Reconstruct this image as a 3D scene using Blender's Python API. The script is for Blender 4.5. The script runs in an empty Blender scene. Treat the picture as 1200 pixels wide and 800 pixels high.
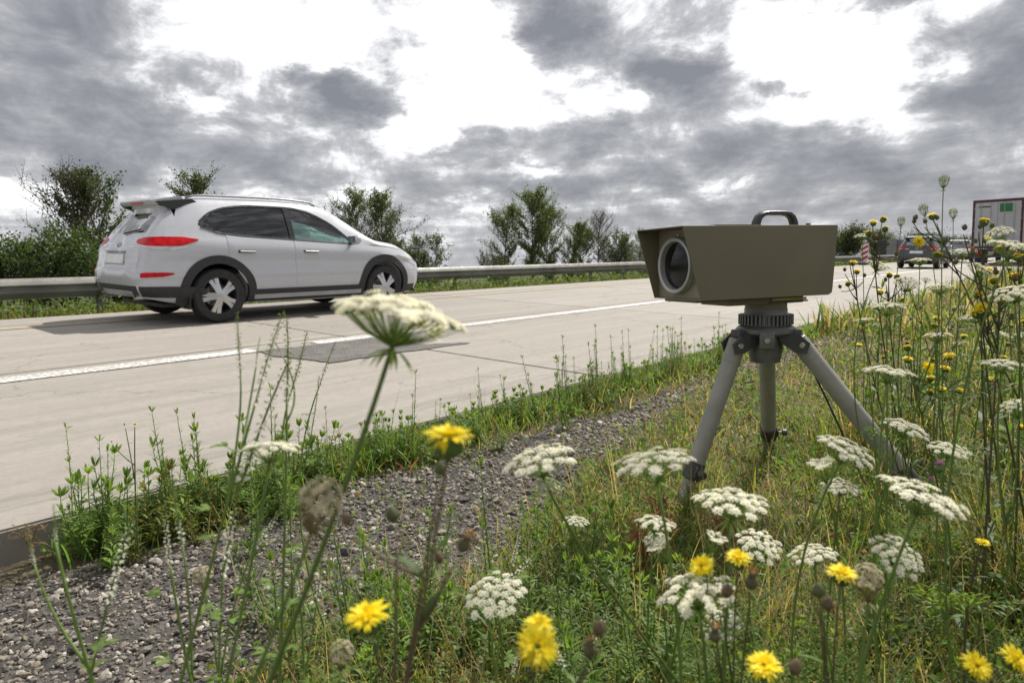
import bpy, bmesh, math, random
import numpy as np
from mathutils import Vector, Matrix
from mathutils.bvhtree import BVHTree

random.seed(7)
RNG = np.random.default_rng(11)
scene = bpy.context.scene
COL = scene.collection

# ------------------------------------------------------------------ camera
CAM = np.array([0.0, 0.0, 0.90])
FW = np.array([-0.64810067, 0.75332239, -0.11167321])
RT = np.array([0.75971081, 0.64974056, -0.02601321])
UP = np.array([-0.05296228, 0.10169852, 0.99340445])
cd = bpy.data.cameras.new("camera"); cam = bpy.data.objects.new("camera", cd); COL.objects.link(cam)
cam.matrix_world = Matrix(((RT[0], UP[0], -FW[0], CAM[0]), (RT[1], UP[1], -FW[1], CAM[1]), (RT[2], UP[2], -FW[2], CAM[2]), (0, 0, 0, 1)))
cd.lens = 24.0; cd.sensor_width = 36.0; cd.sensor_fit = 'HORIZONTAL'; cd.clip_start = 0.02; cd.clip_end = 6000
cd.dof.use_dof = True; cd.dof.focus_distance = 2.7; cd.dof.aperture_fstop = 6.3
scene.camera = cam

# ------------------------------------------------------------------ exposure
vs = scene.view_settings
vs.view_transform = 'Standard'; vs.look = 'None'; vs.exposure = 0.26; vs.gamma = 1.0; vs.use_curve_mapping = False

# ------------------------------------------------------------------ sun and sky
SUN_EL, SUN_AZ = math.radians(52), math.radians(-4)        # azimuth from +Y (down the road), clockwise
sd = bpy.data.lights.new("sun", 'SUN'); sun = bpy.data.objects.new("sun", sd); COL.objects.link(sun)
sd.energy = 5.0; sd.angle = math.radians(0.6); sd.color = (1.0, 0.95, 0.87)
sv = Vector((math.sin(SUN_AZ) * math.cos(SUN_EL), math.cos(SUN_AZ) * math.cos(SUN_EL), math.sin(SUN_EL)))
sun.rotation_euler = sv.to_track_quat('Z', 'Y').to_euler(); sun.location = (0, 0, 30)

world = bpy.data.worlds.new("World"); scene.world = world; world.use_nodes = True
WT = world.node_tree; WT.nodes.clear()
class NT:
    """tiny helper to chain nodes of one tree"""
    def __init__(s, tree): s.t = tree
    def node(s, typ, **kw):
        n = s.t.nodes.new(typ)
        for k, v in kw.items(): setattr(n, k, v)
        return n
    def put(s, sock, v):
        if isinstance(v, bpy.types.NodeSocket): s.t.links.new(v, sock)
        else: sock.default_value = v
    def math(s, op, a, b=0.0, c=0.0, clamp=False):
        n = s.node('ShaderNodeMath', operation=op, use_clamp=clamp)
        s.put(n.inputs[0], a); s.put(n.inputs[1], b); s.put(n.inputs[2], c)
        return n.outputs[0]
    def vmath(s, op, a, b=(0, 0, 0)):
        n = s.node('ShaderNodeVectorMath', operation=op)
        s.put(n.inputs[0], a); s.put(n.inputs[1], b)
        return n.outputs['Value'] if op in ('DOT_PRODUCT', 'LENGTH') else n.outputs[0]
    def noise(s, vec, scale, detail=4, rough=0.55, dist=0.0, out='Fac'):
        n = s.node('ShaderNodeTexNoise'); s.put(n.inputs['Vector'], vec)
        n.inputs['Scale'].default_value = scale; n.inputs['Detail'].default_value = detail
        n.inputs['Roughness'].default_value = rough; n.inputs['Distortion'].default_value = dist
        return n.outputs[out]
    def mapr(s, v, a, b, c=0.0, d=1.0, smooth=True):
        n = s.node('ShaderNodeMapRange', interpolation_type='SMOOTHSTEP' if smooth else 'LINEAR')
        s.put(n.inputs[0], v)
        for i, k in enumerate((a, b, c, d)): n.inputs[i + 1].default_value = k
        return n.outputs[0]
    def mix(s, f, a, b, blend='MIX'):
        n = s.node('ShaderNodeMix', data_type='RGBA', blend_type=blend)
        s.put(n.inputs[0], f); s.put(n.inputs[6], a if isinstance(a, bpy.types.NodeSocket) else (*a[:3], 1)); s.put(n.inputs[7], b if isinstance(b, bpy.types.NodeSocket) else (*b[:3], 1))
        return n.outputs[2]
    def ramp(s, v, stops, interp='LINEAR'):
        n = s.node('ShaderNodeValToRGB'); s.put(n.inputs[0], v); r = n.color_ramp; r.interpolation = interp
        while len(r.elements) < len(stops): r.elements.new(0.5)
        for e, (p, c) in zip(r.elements, stops): e.position = p; e.color = (*c[:3], 1)
        return n.outputs[0]
    def xyz(s, x, y, z=0.0):
        n = s.node('ShaderNodeCombineXYZ')
        for i, k in enumerate((x, y, z)): s.put(n.inputs[i], k)
        return n.outputs[0]

def build_sky():
    k = NT(WT)
    d = k.node('ShaderNodeTexCoord').outputs['Generated']
    sep = k.node('ShaderNodeSeparateXYZ'); k.put(sep.inputs[0], d)
    dx, dy, dz = sep.outputs
    el = k.math('ARCSINE', dz); az = k.math('ARCTAN2', dx, dy)
    zc = k.math('ADD', k.math('MAXIMUM', dz, 0.0), 0.11)
    q = k.xyz(k.math('DIVIDE', dx, zc), k.math('DIVIDE', dy, zc), 0.0)          # flat cloud layer overhead
    n1 = k.noise(q, 1.25, 9, 0.62, 0.15)
    n2 = k.noise(k.vmath('ADD', q, (13.1, 4.7, 2.0)), 4.2, 7, 0.65, 0.1)
    w = k.noise(k.vmath('MULTIPLY', d, (1, 1, 2.2)), 8.0, 8, 0.62, 0.0, 'Color')
    wob = k.vmath('MULTIPLY', k.vmath('SUBTRACT', w, (0.5, 0.5, 0.5)), (0.24, 0.11, 0.0))
    p = k.vmath('ADD', k.xyz(az, el, 0.0), wob)
    dark = [(-73.5, 17.0, 8.5, 2.6, .32), (-71.5, 11.2, 8.0, 1.9, .36), (-64, 21.0, 3.0, 2.0, .30), (-53.3, 13.6, 4.2, 1.8, .80), (-36.0, 18.6, 3.6, 2.4, .70),
            (-27.2, 14.4, 4.6, 2.0, .80), (-5.6, 11.6, 3.6, 3.6, .46), (-43.3, 9.7, 3.2, 1.6, .36), (-33.3, 9.6, 5.0, 1.5, .34), (-19.5, 8.0, 8.5, 1.4, .42),
            (-60.4, 9.4, 7.0, 1.4, .30), (-70.2, 7.6, 8.6, 1.5, .28), (-37.6, 6.2, 12, 1.0, .30), (-30, 4.0, 16, .9, .22), (-66, 5.0, 9, .9, .18), (-14, 4.2, 10, 2.0, .16), (-11.0, 17.6, 5.4, 1.0, .40), (-10.0, 5.5, 9, 1.6, .20), (-19.2, 12.6, 1.6, .6, .35)]
    lite = [(-50, 17.5, 13.5, 3.6, .40), (-58.8, 16.0, 3.6, 4.6, .34), (-47.4, 11.4, 4.4, 2.0, .46), (-18.5, 15.5, 9.0, 3.4, .40), (-14.2, 11.8, 5.0, 2.2, .34),
            (-41.0, 14.0, 3.6, 2.6, .40), (-31.5, 11.9, 4.0, 1.3, .34), (-38.5, 7.9, 3.0, .7, .26), (-74.0, 5.3, 7, .9, .26), (-55, 6.4, 6, .8, .24), (-25, 5.0, 6, .7, .16), (-63.5, 13.3, 2.4, 1.0, .3), (-44, 4.6, 6, .6, .14)]
    tot = None
    for sign, L in ((1, dark), (-1, lite)):
        for a, e, ra, re, st in L:
            v = k.vmath('MULTIPLY', k.vmath('SUBTRACT', p, (math.radians(a), math.radians(e), 0)), (1 / math.radians(ra), 1 / math.radians(re), 0))
            g = k.math('EXPONENT', k.math('MULTIPLY', k.vmath('DOT_PRODUCT', v, v), -1.0))
            tot = k.math('MULTIPLY_ADD', g, sign * st, tot if tot is not None else 0.0)
    dens = k.math('ADD', k.math('MULTIPLY_ADD', k.math('SUBTRACT', n1, 0.5), 0.85, 0.47), k.math('MULTIPLY', k.math('SUBTRACT', n2, 0.5), 0.30))
    n3 = k.noise(k.vmath('MULTIPLY', k.xyz(az, el, 0.0), (1, 1.45, 1)), 10.0, 10, 0.64, 0.35)
    dens = k.math('ADD', k.math('ADD', dens, tot), k.math('MULTIPLY', k.math('SUBTRACT', n3, 0.5), 1.5))
    cl = k.ramp(dens, [(0.0, (1.02, 1.02, 1.02)), (0.32, (0.90, 0.90, 0.91)), (0.40, (0.70, 0.70, 0.72)), (0.48, (0.49, 0.495, 0.515)), (0.60, (0.375, 0.382, 0.402)), (0.76, (0.288, 0.296, 0.322)), (1.0, (0.215, 0.223, 0.248))])
    cl = k.mix(k.mapr(el, 0.0, 0.09, 0.5, 0.0), cl, (0.42, 0.43, 0.47))
    sky = k.node('ShaderNodeTexSky', sky_type='NISHITA'); sky.sun_disc = False
    sky.sun_elevation = SUN_EL; sky.sun_rotation = SUN_AZ; sky.air_density = 1.0; sky.dust_density = 1.6
    bs = k.node('ShaderNodeBackground'); k.put(bs.inputs[0], sky.outputs[0]); bs.inputs[1].default_value = 0.06
    bc = k.node('ShaderNodeBackground'); k.put(bc.inputs[0], cl); bc.inputs[1].default_value = 1.0
    mx = k.node('ShaderNodeMixShader'); mx.inputs[0].default_value = 0.93
    WT.links.new(bs.outputs[0], mx.inputs[1]); WT.links.new(bc.outputs[0], mx.inputs[2])
    out = k.node('ShaderNodeOutputWorld'); WT.links.new(mx.outputs[0], out.inputs[0])
build_sky()
world.cycles.sampling_method = 'MANUAL'; world.cycles.sample_map_resolution = 512

# ------------------------------------------------------------------ materials
MATS = {}
def new_mat(name):
    m = bpy.data.materials.new(name); m.use_nodes = True; m.node_tree.nodes.clear(); MATS[name] = m
    k = NT(m.node_tree); out = k.node('ShaderNodeOutputMaterial'); b = k.node('ShaderNodeBsdfPrincipled')
    k.t.links.new(b.outputs[0], out.inputs[0])
    return m, k, b, out
def bump(k, b, h, strength=0.3, dist=0.01):
    n = k.node('ShaderNodeBump'); n.inputs['Strength'].default_value = strength; n.inputs['Distance'].default_value = dist
    k.put(n.inputs['Height'], h); k.t.links.new(n.outputs[0], b.inputs['Normal'])
def mat(name, c1, c2=None, scale=8.0, rough=0.6, metal=0.0, coat=0.0, bmp=0.0, bscale=40.0, spec=0.5, detail=5):
    m, k, b, out = new_mat(name)
    co = k.node('ShaderNodeTexCoord').outputs['Object']
    c2 = c2 or tuple(x * 0.82 for x in c1)
    n = k.noise(co, scale, detail, 0.6)
    k.put(b.inputs['Base Color'], k.mix(k.mapr(n, 0.35, 0.68), c1, c2))
    k.put(b.inputs['Roughness'], k.mapr(k.noise(co, scale * 2.3, 3), 0.3, 0.7, max(rough - .07, 0.02), min(rough + .07, 1), False))
    b.inputs['Metallic'].default_value = metal; b.inputs['Coat Weight'].default_value = coat; b.inputs['Coat Roughness'].default_value = 0.05
    b.inputs['Specular IOR Level'].default_value = spec
    if bmp: bump(k, b, k.noise(co, bscale, 4), bmp, 0.004)
    return m
def mat_plant(name, trans=0.45, warm=(1.25, 1.2, 0.6), rough=0.55, var=0.25):
    """leaf and petal tissue: colour from the mesh, light shines through"""
    m, k, b, out = new_mat(name)
    at = k.node('ShaderNodeAttribute', attribute_name='Col').outputs['Color']
    co = k.node('ShaderNodeTexCoord').outputs['Object']
    rnd = k.node('ShaderNodeObjectInfo').outputs['Random']
    v = k.math('MULTIPLY_ADD', k.noise(co, 22.0, 3), var * 2, 1.0 - var)
    v = k.math('MULTIPLY', v, k.math('MULTIPLY_ADD', rnd, 0.3, 0.85))
    c = k.vmath('MULTIPLY', at, k.xyz(v, v, v))
    k.put(b.inputs['Base Color'], c); b.inputs['Roughness'].default_value = rough; b.inputs['Specular IOR Level'].default_value = 0.35
    tr = k.node('ShaderNodeBsdfTranslucent'); k.put(tr.inputs[0], k.vmath('MULTIPLY', c, warm))
    mx = k.node('ShaderNodeMixShader'); mx.inputs[0].default_value = trans
    k.t.links.new(b.outputs[0], mx.inputs[1]); k.t.links.new(tr.outputs[0], mx.inputs[2]); k.t.links.new(mx.outputs[0], out.inputs[0])
    return m
def mat_glass(name, tint, opacity, rough=0.02):
    m, k, b, out = new_mat(name)
    co = k.node('ShaderNodeTexCoord').outputs['Object']
    tr = k.node('ShaderNodeBsdfTransparent'); k.put(tr.inputs[0], k.mix(k.noise(co, 3.0), tint, tuple(x * .93 for x in tint)))
    gl = k.node('ShaderNodeBsdfGlossy'); gl.inputs['Roughness'].default_value = rough; gl.inputs[0].default_value = (1, 1, 1, 1)
    fr = k.node('ShaderNodeFresnel'); fr.inputs[0].default_value = 1.5
    mx = k.node('ShaderNodeMixShader'); k.put(mx.inputs[0], k.math('ADD', fr.outputs[0], opacity, clamp=True))
    k.t.links.new(tr.outputs[0], mx.inputs[1]); k.t.links.new(gl.outputs[0], mx.inputs[2]); k.t.links.new(mx.outputs[0], out.inputs[0])
    return m

mat_plant('leaf', 0.50); mat_plant('stemgreen', 0.12, var=0.2); mat_plant('petal', 0.35, (1.1, 1.08, 1.0), 0.7, 0.14); mat_plant('yellowpetal', 0.35, (1.05, 1.05, .6), 0.6, 0.08)
mat_plant('treeleaf', 0.38, (1.2, 1.25, .5), 0.5, 0.3)
mat('bark', (0.11, 0.09, 0.07), (0.06, 0.05, 0.04), 14, 0.9, bmp=.6, bscale=30)
mat('galv', (0.46, 0.45, 0.42), (0.36, 0.35, 0.325), 3, 0.55, 0.35, bmp=.05)
mat('post', (0.16, 0.155, 0.15), (0.10, 0.095, 0.09), 6, 0.6, 0.5)
mat('paintwhite', (0.47, 0.48, 0.52), (0.46, 0.47, 0.51), 1.5, 0.28, 0.0, 0.9, spec=.5)
mat('blackplastic', (0.022, 0.022, 0.024), (0.03, 0.03, 0.032), 20, 0.62, bmp=.1, bscale=300)
mat('gloss_black', (0.01, 0.01, 0.011), (0.014, 0.014, 0.015), 4, 0.15, 0, .5)
mat('tyre', (0.018, 0.018, 0.019), (0.03, 0.029, 0.028), 14, 0.8, bmp=.2, bscale=60)
mat('alloy', (0.55, 0.55, 0.57), (0.46, 0.46, 0.48), 6, 0.3, 0.85)
mat('alloydark', (0.06, 0.06, 0.065), (0.04, 0.04, 0.045), 6, 0.4, 0.5)
mat('silverplastic', (0.36, 0.37, 0.39), (0.3, 0.31, 0.33), 5, 0.42, 0.4)
mat('chrome', (0.7, 0.7, 0.72), (0.6, 0.6, 0.62), 4, 0.12, 1.0)
mat('taillight', (0.60, 0.006, 0.010), (0.36, 0.003, 0.006), 14, 0.30, 0, .0, spec=.2)
mat('lampclear', (0.55, 0.55, 0.56), (0.42, 0.42, 0.44), 9, 0.12, 0.2, .8)
mat('seatcloth', (0.03, 0.03, 0.033), (0.045, 0.045, 0.05), 20, 0.85)
mat('plate', (0.75, 0.75, 0.74), (0.68, 0.68, 0.67), 6, 0.4)
mat_glass('glassfront', (0.64, 0.87, 0.81), 0.04); mat_glass('glassrear', (0.10, 0.15, 0.155), 0.03); mat_glass('glassback', (0.05, 0.06, 0.06), 0.22)
mat('housing', (0.165, 0.150, 0.098), (0.150, 0.136, 0.088), 3.0, 0.5, 0.0, bmp=.06, bscale=260, spec=.4)
mat('housing_in', (0.22, 0.20, 0.14), (0.20, 0.182, 0.125), 4.0, 0.55, bmp=.06, bscale=260)
mat('handle', (0.022, 0.023, 0.024), (0.035, 0.036, 0.037), 30, 0.45, bmp=.1, bscale=200)
mat('lensring', (0.42, 0.42, 0.40), (0.36, 0.36, 0.345), 12, 0.38, 0.3)
mat('lensglass', (0.006, 0.006, 0.007), (0.009, 0.009, 0.010), 3, 0.09, 0, 0.0, spec=.22)
mat('legpaint', (0.31, 0.305, 0.27), (0.255, 0.25, 0.225), 9, 0.5, 0.15, bmp=.05, bscale=120)
mat('hubmetal', (0.16, 0.165, 0.16), (0.115, 0.12, 0.118), 18, 0.48, 0.4, bmp=.1, bscale=90)
mat('hubdark', (0.05, 0.052, 0.052), (0.07, 0.07, 0.07), 18, 0.5, 0.2, bmp=.1, bscale=90)
mat('brass', (0.35, 0.28, 0.10), (0.25, 0.2, 0.08), 10, 0.4, 0.7)
mat('boltsteel', (0.5, 0.5, 0.48), (0.35, 0.35, 0.34), 30, 0.35, 0.9)

def mat_concrete():
    m, k, b, out = new_mat('concrete')
    geo = k.node('ShaderNodeNewGeometry'); pos = geo.outputs['Position']
    st = k.noise(k.vmath('MULTIPLY', pos, (5.0, 0.16, 1.0)), 1.0, 5, 0.6)      # traffic polish runs lengthwise
    fi = k.noise(pos, 3.0, 6, 0.65); gr = k.noise(pos, 150.0, 3, 0.7)
    rnd = k.node('ShaderNodeObjectInfo').outputs['Random']
    c = k.mix(k.mapr(st, 0.38, 0.66), (0.34, 0.315, 0.28), (0.285, 0.263, 0.235))
    c = k.mix(k.mapr(fi, 0.52, 0.80, 0, .55), c, (0.23, 0.212, 0.19))
    c = k.mix(k.mapr(gr, 0.30, 0.72, 0, .42), c, (0.19, 0.176, 0.158))
    mo = k.noise(k.vmath('MULTIPLY', pos, (1, .6, 1)), 24.0, 5, .75); c = k.mix(k.mapr(mo, .40, .70, 0, .38), c, (0.20, 0.185, 0.165))
    sp = k.noise(k.vmath('MULTIPLY', pos, (1, .5, 1)), 1.1, 6, 0.7, .6)
    c = k.mix(k.mapr(sp, 0.62, 0.72, 0, .35), c, (0.22, 0.205, 0.185))
    sx = k.node('ShaderNodeSeparateXYZ'); k.put(sx.inputs[0], pos)
    gut = k.math('MULTIPLY', k.mapr(sx.outputs[0], -3.42, -3.30), k.mapr(sx.outputs[0], -3.2, -3.08, 1, 0))   # dirty wash line along the gutter
    gut = k.math('MULTIPLY', gut, k.mapr(k.noise(k.vmath('MULTIPLY', pos, (9, .9, 1)), 1.5, 5, .65), .42, .62))
    c = k.mix(k.math('MULTIPLY', gut, .5), c, (0.16, 0.15, 0.135))
    v = k.math('MULTIPLY_ADD', rnd, 0.10, 0.96)
    c = k.vmath('MULTIPLY', c, k.xyz(v, v, v))
    ck = k.node('ShaderNodeTexVoronoi', feature='DISTANCE_TO_EDGE'); k.put(ck.inputs['Vector'], k.vmath('ADD', k.vmath('MULTIPLY', pos, (.5, .5, .5)), k.vmath('MULTIPLY', k.noise(pos, 1.6, 5, .6, 0, 'Color'), (.8, .8, 0)))); ck.inputs['Scale'].default_value = .55
    c = k.mix(k.mapr(ck.outputs[0], 0.0015, 0.005, .45, 0), c, (0.10, 0.095, 0.085))
    k.put(b.inputs['Base Color'], c); b.inputs['Roughness'].default_value = 0.82; b.inputs['Specular IOR Level'].default_value = .3
    bump(k, b, gr, 0.35, 0.003)
mat_concrete()
def mat_asphalt():
    m, k, b, out = new_mat('asphaltpatch')
    pos = k.node('ShaderNodeNewGeometry').outputs['Position']
    g = k.noise(pos, 60, 5, 0.7); g2 = k.noise(pos, 5, 4)
    c = k.mix(k.mapr(g, .4, .65), (0.05, 0.048, 0.045), (0.19, 0.18, 0.165)); c = k.mix(k.mapr(g2, .4, .7, 0, .6), c, (0.17, 0.16, 0.145))
    k.put(b.inputs['Base Color'], c); b.inputs['Roughness'].default_value = .9; bump(k, b, g, .8, .008)
mat_asphalt()
def mat_line(name, col):
    m, k, b, out = new_mat(name)
    pos = k.node('ShaderNodeNewGeometry').outputs['Position']
    vo = k.node('ShaderNodeTexVoronoi'); k.put(vo.inputs['Vector'], pos); vo.inputs['Scale'].default_value = 34.0
    n = k.math('ADD', k.math('MULTIPLY', vo.outputs['Distance'], .75), k.math('MULTIPLY', k.noise(pos, 40, 4, .6), .35)); w = k.noise(k.vmath('MULTIPLY', pos, (3, .6, 1)), 1.5, 4)
    c = k.mix(k.mapr(k.math('ADD', n, k.math('MULTIPLY', w, .5)), .60, .86, 0, .85), col, (0.30, 0.285, 0.26))
    k.put(b.inputs['Base Color'], c); b.inputs['Roughness'].default_value = .7; bump(k, b, n, .5, .004)
mat_line('linewhite', (0.72, 0.72, 0.70)); mat_line('lineyellow', (0.50, 0.34, 0.05))
def mat_soil():
    m, k, b, out = new_mat('soil')
    pos = k.node('ShaderNodeNewGeometry').outputs['Position']
    at = k.node('ShaderNodeAttribute', attribute_name='Col').outputs['Color']
    n = k.noise(pos, 9, 7, .7); n2 = k.noise(pos, 70, 4, .7)
    v = k.math('MULTIPLY', k.mapr(n, .3, .7, .6, 1.25), k.mapr(n2, .3, .7, .55, 1.3))
    k.put(b.inputs['Base Color'], k.vmath('MULTIPLY', at, k.xyz(v, v, v))); b.inputs['Roughness'].default_value = .95; b.inputs['Specular IOR Level'].default_value = .15
    bump(k, b, k.math('ADD', n, n2), .9, .02)
mat_soil()
def mat_stone():
    m, k, b, out = new_mat('stone')
    at = k.node('ShaderNodeAttribute', attribute_name='Col').outputs['Color']; pos = k.node('ShaderNodeNewGeometry').outputs['Position']
    v = k.mapr(k.noise(pos, 120, 4, .7), .3, .7, .7, 1.25)
    k.put(b.inputs['Base Color'], k.vmath('MULTIPLY', at, k.xyz(v, v, v))); b.inputs['Roughness'].default_value = .85; bump(k, b, k.noise(pos, 300, 3), .4, .002)
mat_stone()

# ------------------------------------------------------------------ mesh helpers
def norm(v):
    v = np.asarray(v, float); return v / (np.linalg.norm(v, axis=-1, keepdims=True) + 1e-12)
class Geo:
    """collects triangles (with a colour per vertex) for ONE mesh"""
    def __init__(s): s.v, s.f, s.c, s.n = [], [], [], 0
    def add(s, V, F, C=(1, 1, 1)):
        V = np.asarray(V, float).reshape(-1, 3); F = np.asarray(F, np.int64).reshape(-1, 3)
        C = np.asarray(C, float); C = np.broadcast_to(C, (len(V), 3))
        s.v.append(V); s.f.append(F + s.n); s.c.append(C); s.n += len(V)
    def quads(s, V, Q, C=(1, 1, 1)):
        Q = np.asarray(Q).reshape(-1, 4); s.add(V, np.concatenate([Q[:, [0, 1, 2]], Q[:, [0, 2, 3]]]), C)
    def join(s, g, M=None):
        for V, F, C in zip(g.v, g.f, g.c):
            s.v.append(V if M is None else V @ M[:3, :3].T + M[:3, 3])
        off = s.n
        for F, C in zip(g.f, g.c): s.f.append(F + off); s.c.append(C)
        s.n += g.n
    def tube(s, pts, rad, sides=5, col=(1, 1, 1), cap=True):
        pts = np.asarray(pts, float); n = len(pts); rad = np.broadcast_to(np.asarray(rad, float), (n,))
        t = norm(np.gradient(pts, axis=0)); ref = np.array([0.31, 0.17, 0.93]); ref = np.array([1.0, 0.1, 0]) if abs(t[0] @ norm(ref)) > .95 else ref
        a = norm(np.cross(t, ref)); b = np.cross(t, a)
        th = np.linspace(0, 2 * np.pi, sides, endpoint=False)
        V = pts[:, None] + rad[:, None, None] * (a[:, None] * np.cos(th)[None, :, None] + b[:, None] * np.sin(th)[None, :, None])
        V = V.reshape(-1, 3); i = np.arange(n - 1)[:, None] * sides; j = np.arange(sides)[None]; j2 = (j + 1) % sides
        Q = np.stack([i + j, i + j2, i + sides + j2, i + sides + j], -1).reshape(-1, 4)
        col = np.asarray(col, float)
        C = np.repeat(col, sides, 0) if col.ndim == 2 else col
        F = np.concatenate([Q[:, [0, 1, 2]], Q[:, [0, 2, 3]]])
        if cap:
            F = np.concatenate([F, [[0, k + 1, k] for k in range(1, sides - 1)], [[(n - 1) * sides, (n - 1) * sides + k, (n - 1) * sides + k + 1] for k in range(1, sides - 1)]])
        s.add(V, F, C)
    def leaves(s, base, dirs, nrm, L, W, col, curl=0.25, fold=0.15, segs=2, shape='lance', tipcol=None):
        """N leaves at once: base, direction, normal, length, width"""
        base = np.asarray(base, float); N = len(base); d = norm(dirs)
        nn = norm(np.asarray(nrm, float) - (np.sum(np.asarray(nrm) * d, -1, keepdims=True)) * d); sdv = np.cross(d, nn)
        L = np.broadcast_to(np.asarray(L, float), (N,))[:, None]; W = np.broadcast_to(np.asarray(W, float), (N,))[:, None]; curl = np.broadcast_to(np.asarray(curl, float), (N,))[:, None]
        prof = {1: [1.0], 2: [.85, .75], 3: [.7, 1., .6]}[segs] if shape == 'lance' else ({1: [.9], 2: [.95, .7], 3: [.95, .8, .5]}[segs] if shape == 'blade' else {1: [1.], 2: [.7, 1.], 3: [.6, .95, .95]}[segs])
        rows = [base]
        for k in range(segs):
            t = (k + 1) / (segs + 1)
            ctr = base + d * L * t - nn * L * curl * t * t
            rows += [ctr - sdv * W * .5 * prof[k] + nn * W * fold, ctr + sdv * W * .5 * prof[k] + nn * W * fold]
        rows.append(base + d * L * (1 - .15 * np.abs(curl)) - nn * L * curl)
        V = np.stack(rows, 1); m = V.shape[1]; F = [[0, 2, 1]]
        for k in range(segs - 1):
            a = 1 + 2 * k; F += [[a, a + 1, a + 3], [a, a + 3, a + 2]]
        F.append([m - 3, m - 2, m - 1])
        F = np.asarray(F)[None] + (np.arange(N) * m)[:, None, None]
        col = np.broadcast_to(np.asarray(col, float), (N, 3))
        C = np.repeat(col[:, None], m, 1).copy()
        if tipcol is not None:
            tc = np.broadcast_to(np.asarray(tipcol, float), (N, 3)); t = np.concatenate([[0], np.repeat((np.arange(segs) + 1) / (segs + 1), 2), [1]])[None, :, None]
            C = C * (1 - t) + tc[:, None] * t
        s.add(V.reshape(-1, 3), F.reshape(-1, 3), C.reshape(-1, 3))
    def mesh(s, name, material, smooth=False):
        me = bpy.data.meshes.new(name)
        V = np.concatenate(s.v); F = np.concatenate(s.f); C = np.concatenate(s.c)
        me.vertices.add(len(V)); me.vertices.foreach_set('co', V.astype(np.float32).ravel())
        me.loops.add(len(F) * 3); me.loops.foreach_set('vertex_index', F.astype(np.int32).ravel())
        me.polygons.add(len(F)); me.polygons.foreach_set('loop_start', np.arange(0, len(F) * 3, 3, dtype=np.int32))
        me.polygons.foreach_set('use_smooth', np.full(len(F), smooth))
        me.update(calc_edges=True)
        ca = me.color_attributes.new('Col', 'FLOAT_COLOR', 'POINT')
        ca.data.foreach_set('color', np.concatenate([C, np.ones((len(C), 1))], 1).astype(np.float32).ravel())
        me.materials.append(MATS[material]); return me
    def build(s, name, material, parent=None, smooth=False):
        return link(name, s.mesh(name, material, smooth), parent)
def link(name, me, parent=None, loc=None):
    o = bpy.data.objects.new(name, me); COL.objects.link(o)
    if parent is not None: o.parent = parent
    if loc is not None: o.location = loc
    return o
def tag(o, label=None, cat=None, group=None, kind=None):
    if label: o['label'] = label
    if cat: o['category'] = cat
    if group: o['group'] = group
    if kind: o['kind'] = kind
    return o
def thing(name, label, cat, loc=(0, 0, 0), rot=(0, 0, 0), group=None):
    o = link(name, None); o.location = loc; o.rotation_euler = rot; o.empty_display_size = .1
    return tag(o, label, cat, group)
def copy_tree(o, parent=None):
    c = o.copy(); COL.objects.link(c)
    if parent is not None: c.parent = parent
    for ch in list(o.children): copy_tree(ch, c)
    return c
def bm_obj(name, bm, material, parent=None, smooth=None):
    """bmesh -> object; smooth = angle in degrees"""
    bmesh.ops.recalc_face_normals(bm, faces=bm.faces[:])
    me = bpy.data.meshes.new(name); bm.to_mesh(me); bm.free(); me.materials.append(MATS[material])
    if smooth:
        me.polygons.foreach_set('use_smooth', [True] * len(me.polygons)); me.set_sharp_from_angle(angle=math.radians(smooth))
    return link(name, me, parent)
def box_bm(bm, c, size, R=None, bevel=0.0):
    r = bmesh.ops.create_cube(bm, size=1.0); vs_ = r['verts']
    M = Matrix.Translation(Vector(c)) @ (R.to_4x4() if R is not None else Matrix()) @ Matrix.Diagonal((*size, 1))
    bmesh.ops.transform(bm, matrix=M, verts=vs_)
    if bevel:
        es = list({e for v in vs_ for e in v.link_edges})
        bmesh.ops.bevel(bm, geom=es, offset=bevel, segments=2, affect='EDGES', profile=.6)
def box(name, c, size, material, parent=None, R=None, bevel=0.0):
    bm = bmesh.new(); box_bm(bm, c, size, R, bevel); return bm_obj(name, bm, material, parent, 35 if bevel else None)
def lathe_bm(bm, prof, M=None, n=32):
    """prof: (radius, height) list spun round local Z"""
    rings = []
    for r, z in prof:
        rings.append([bm.verts.new((M or Matrix()) @ Vector((r * math.cos(a), r * math.sin(a), z))) for a in (2 * math.pi * i / n for i in range(n))] if r > 1e-6 else [bm.verts.new((M or Matrix()) @ Vector((0, 0, z)))])
    for A, B in zip(rings, rings[1:]):
        for i in range(n):
            j = (i + 1) % n; f = []
            f = [A[i % len(A)], A[j % len(A)], B[j % len(B)], B[i % len(B)]]; f = list(dict.fromkeys(f))
            if len(f) > 2: bm.faces.new(f)
    return bm
def lathe(name, prof, material, parent=None, M=None, n=32, smooth=35):
    bm = bmesh.new(); lathe_bm(bm, prof, M, n); return bm_obj(name, bm, material, parent, smooth)
def axis_M(p0, p1):
    """matrix that takes local Z (from 0 to 1 m) onto p0->p1"""
    p0, p1 = Vector(p0), Vector(p1); q = (p1 - p0).to_track_quat('Z', 'Y'); return Matrix.Translation(p0) @ q.to_matrix().to_4x4()
def rod(name, p0, p1, r, material, parent=None, n=20, r2=None, bev=0.0):
    L = (Vector(p1) - Vector(p0)).length; r2 = r if r2 is None else r2
    return lathe(name, [(0, 0), (r - bev, 0), (r, bev), (r2, L - bev), (r2 - bev, L), (0, L)] if bev else [(0, 0), (r, 0), (r2, L), (0, L)], material, parent, axis_M(p0, p1), n)
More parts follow.
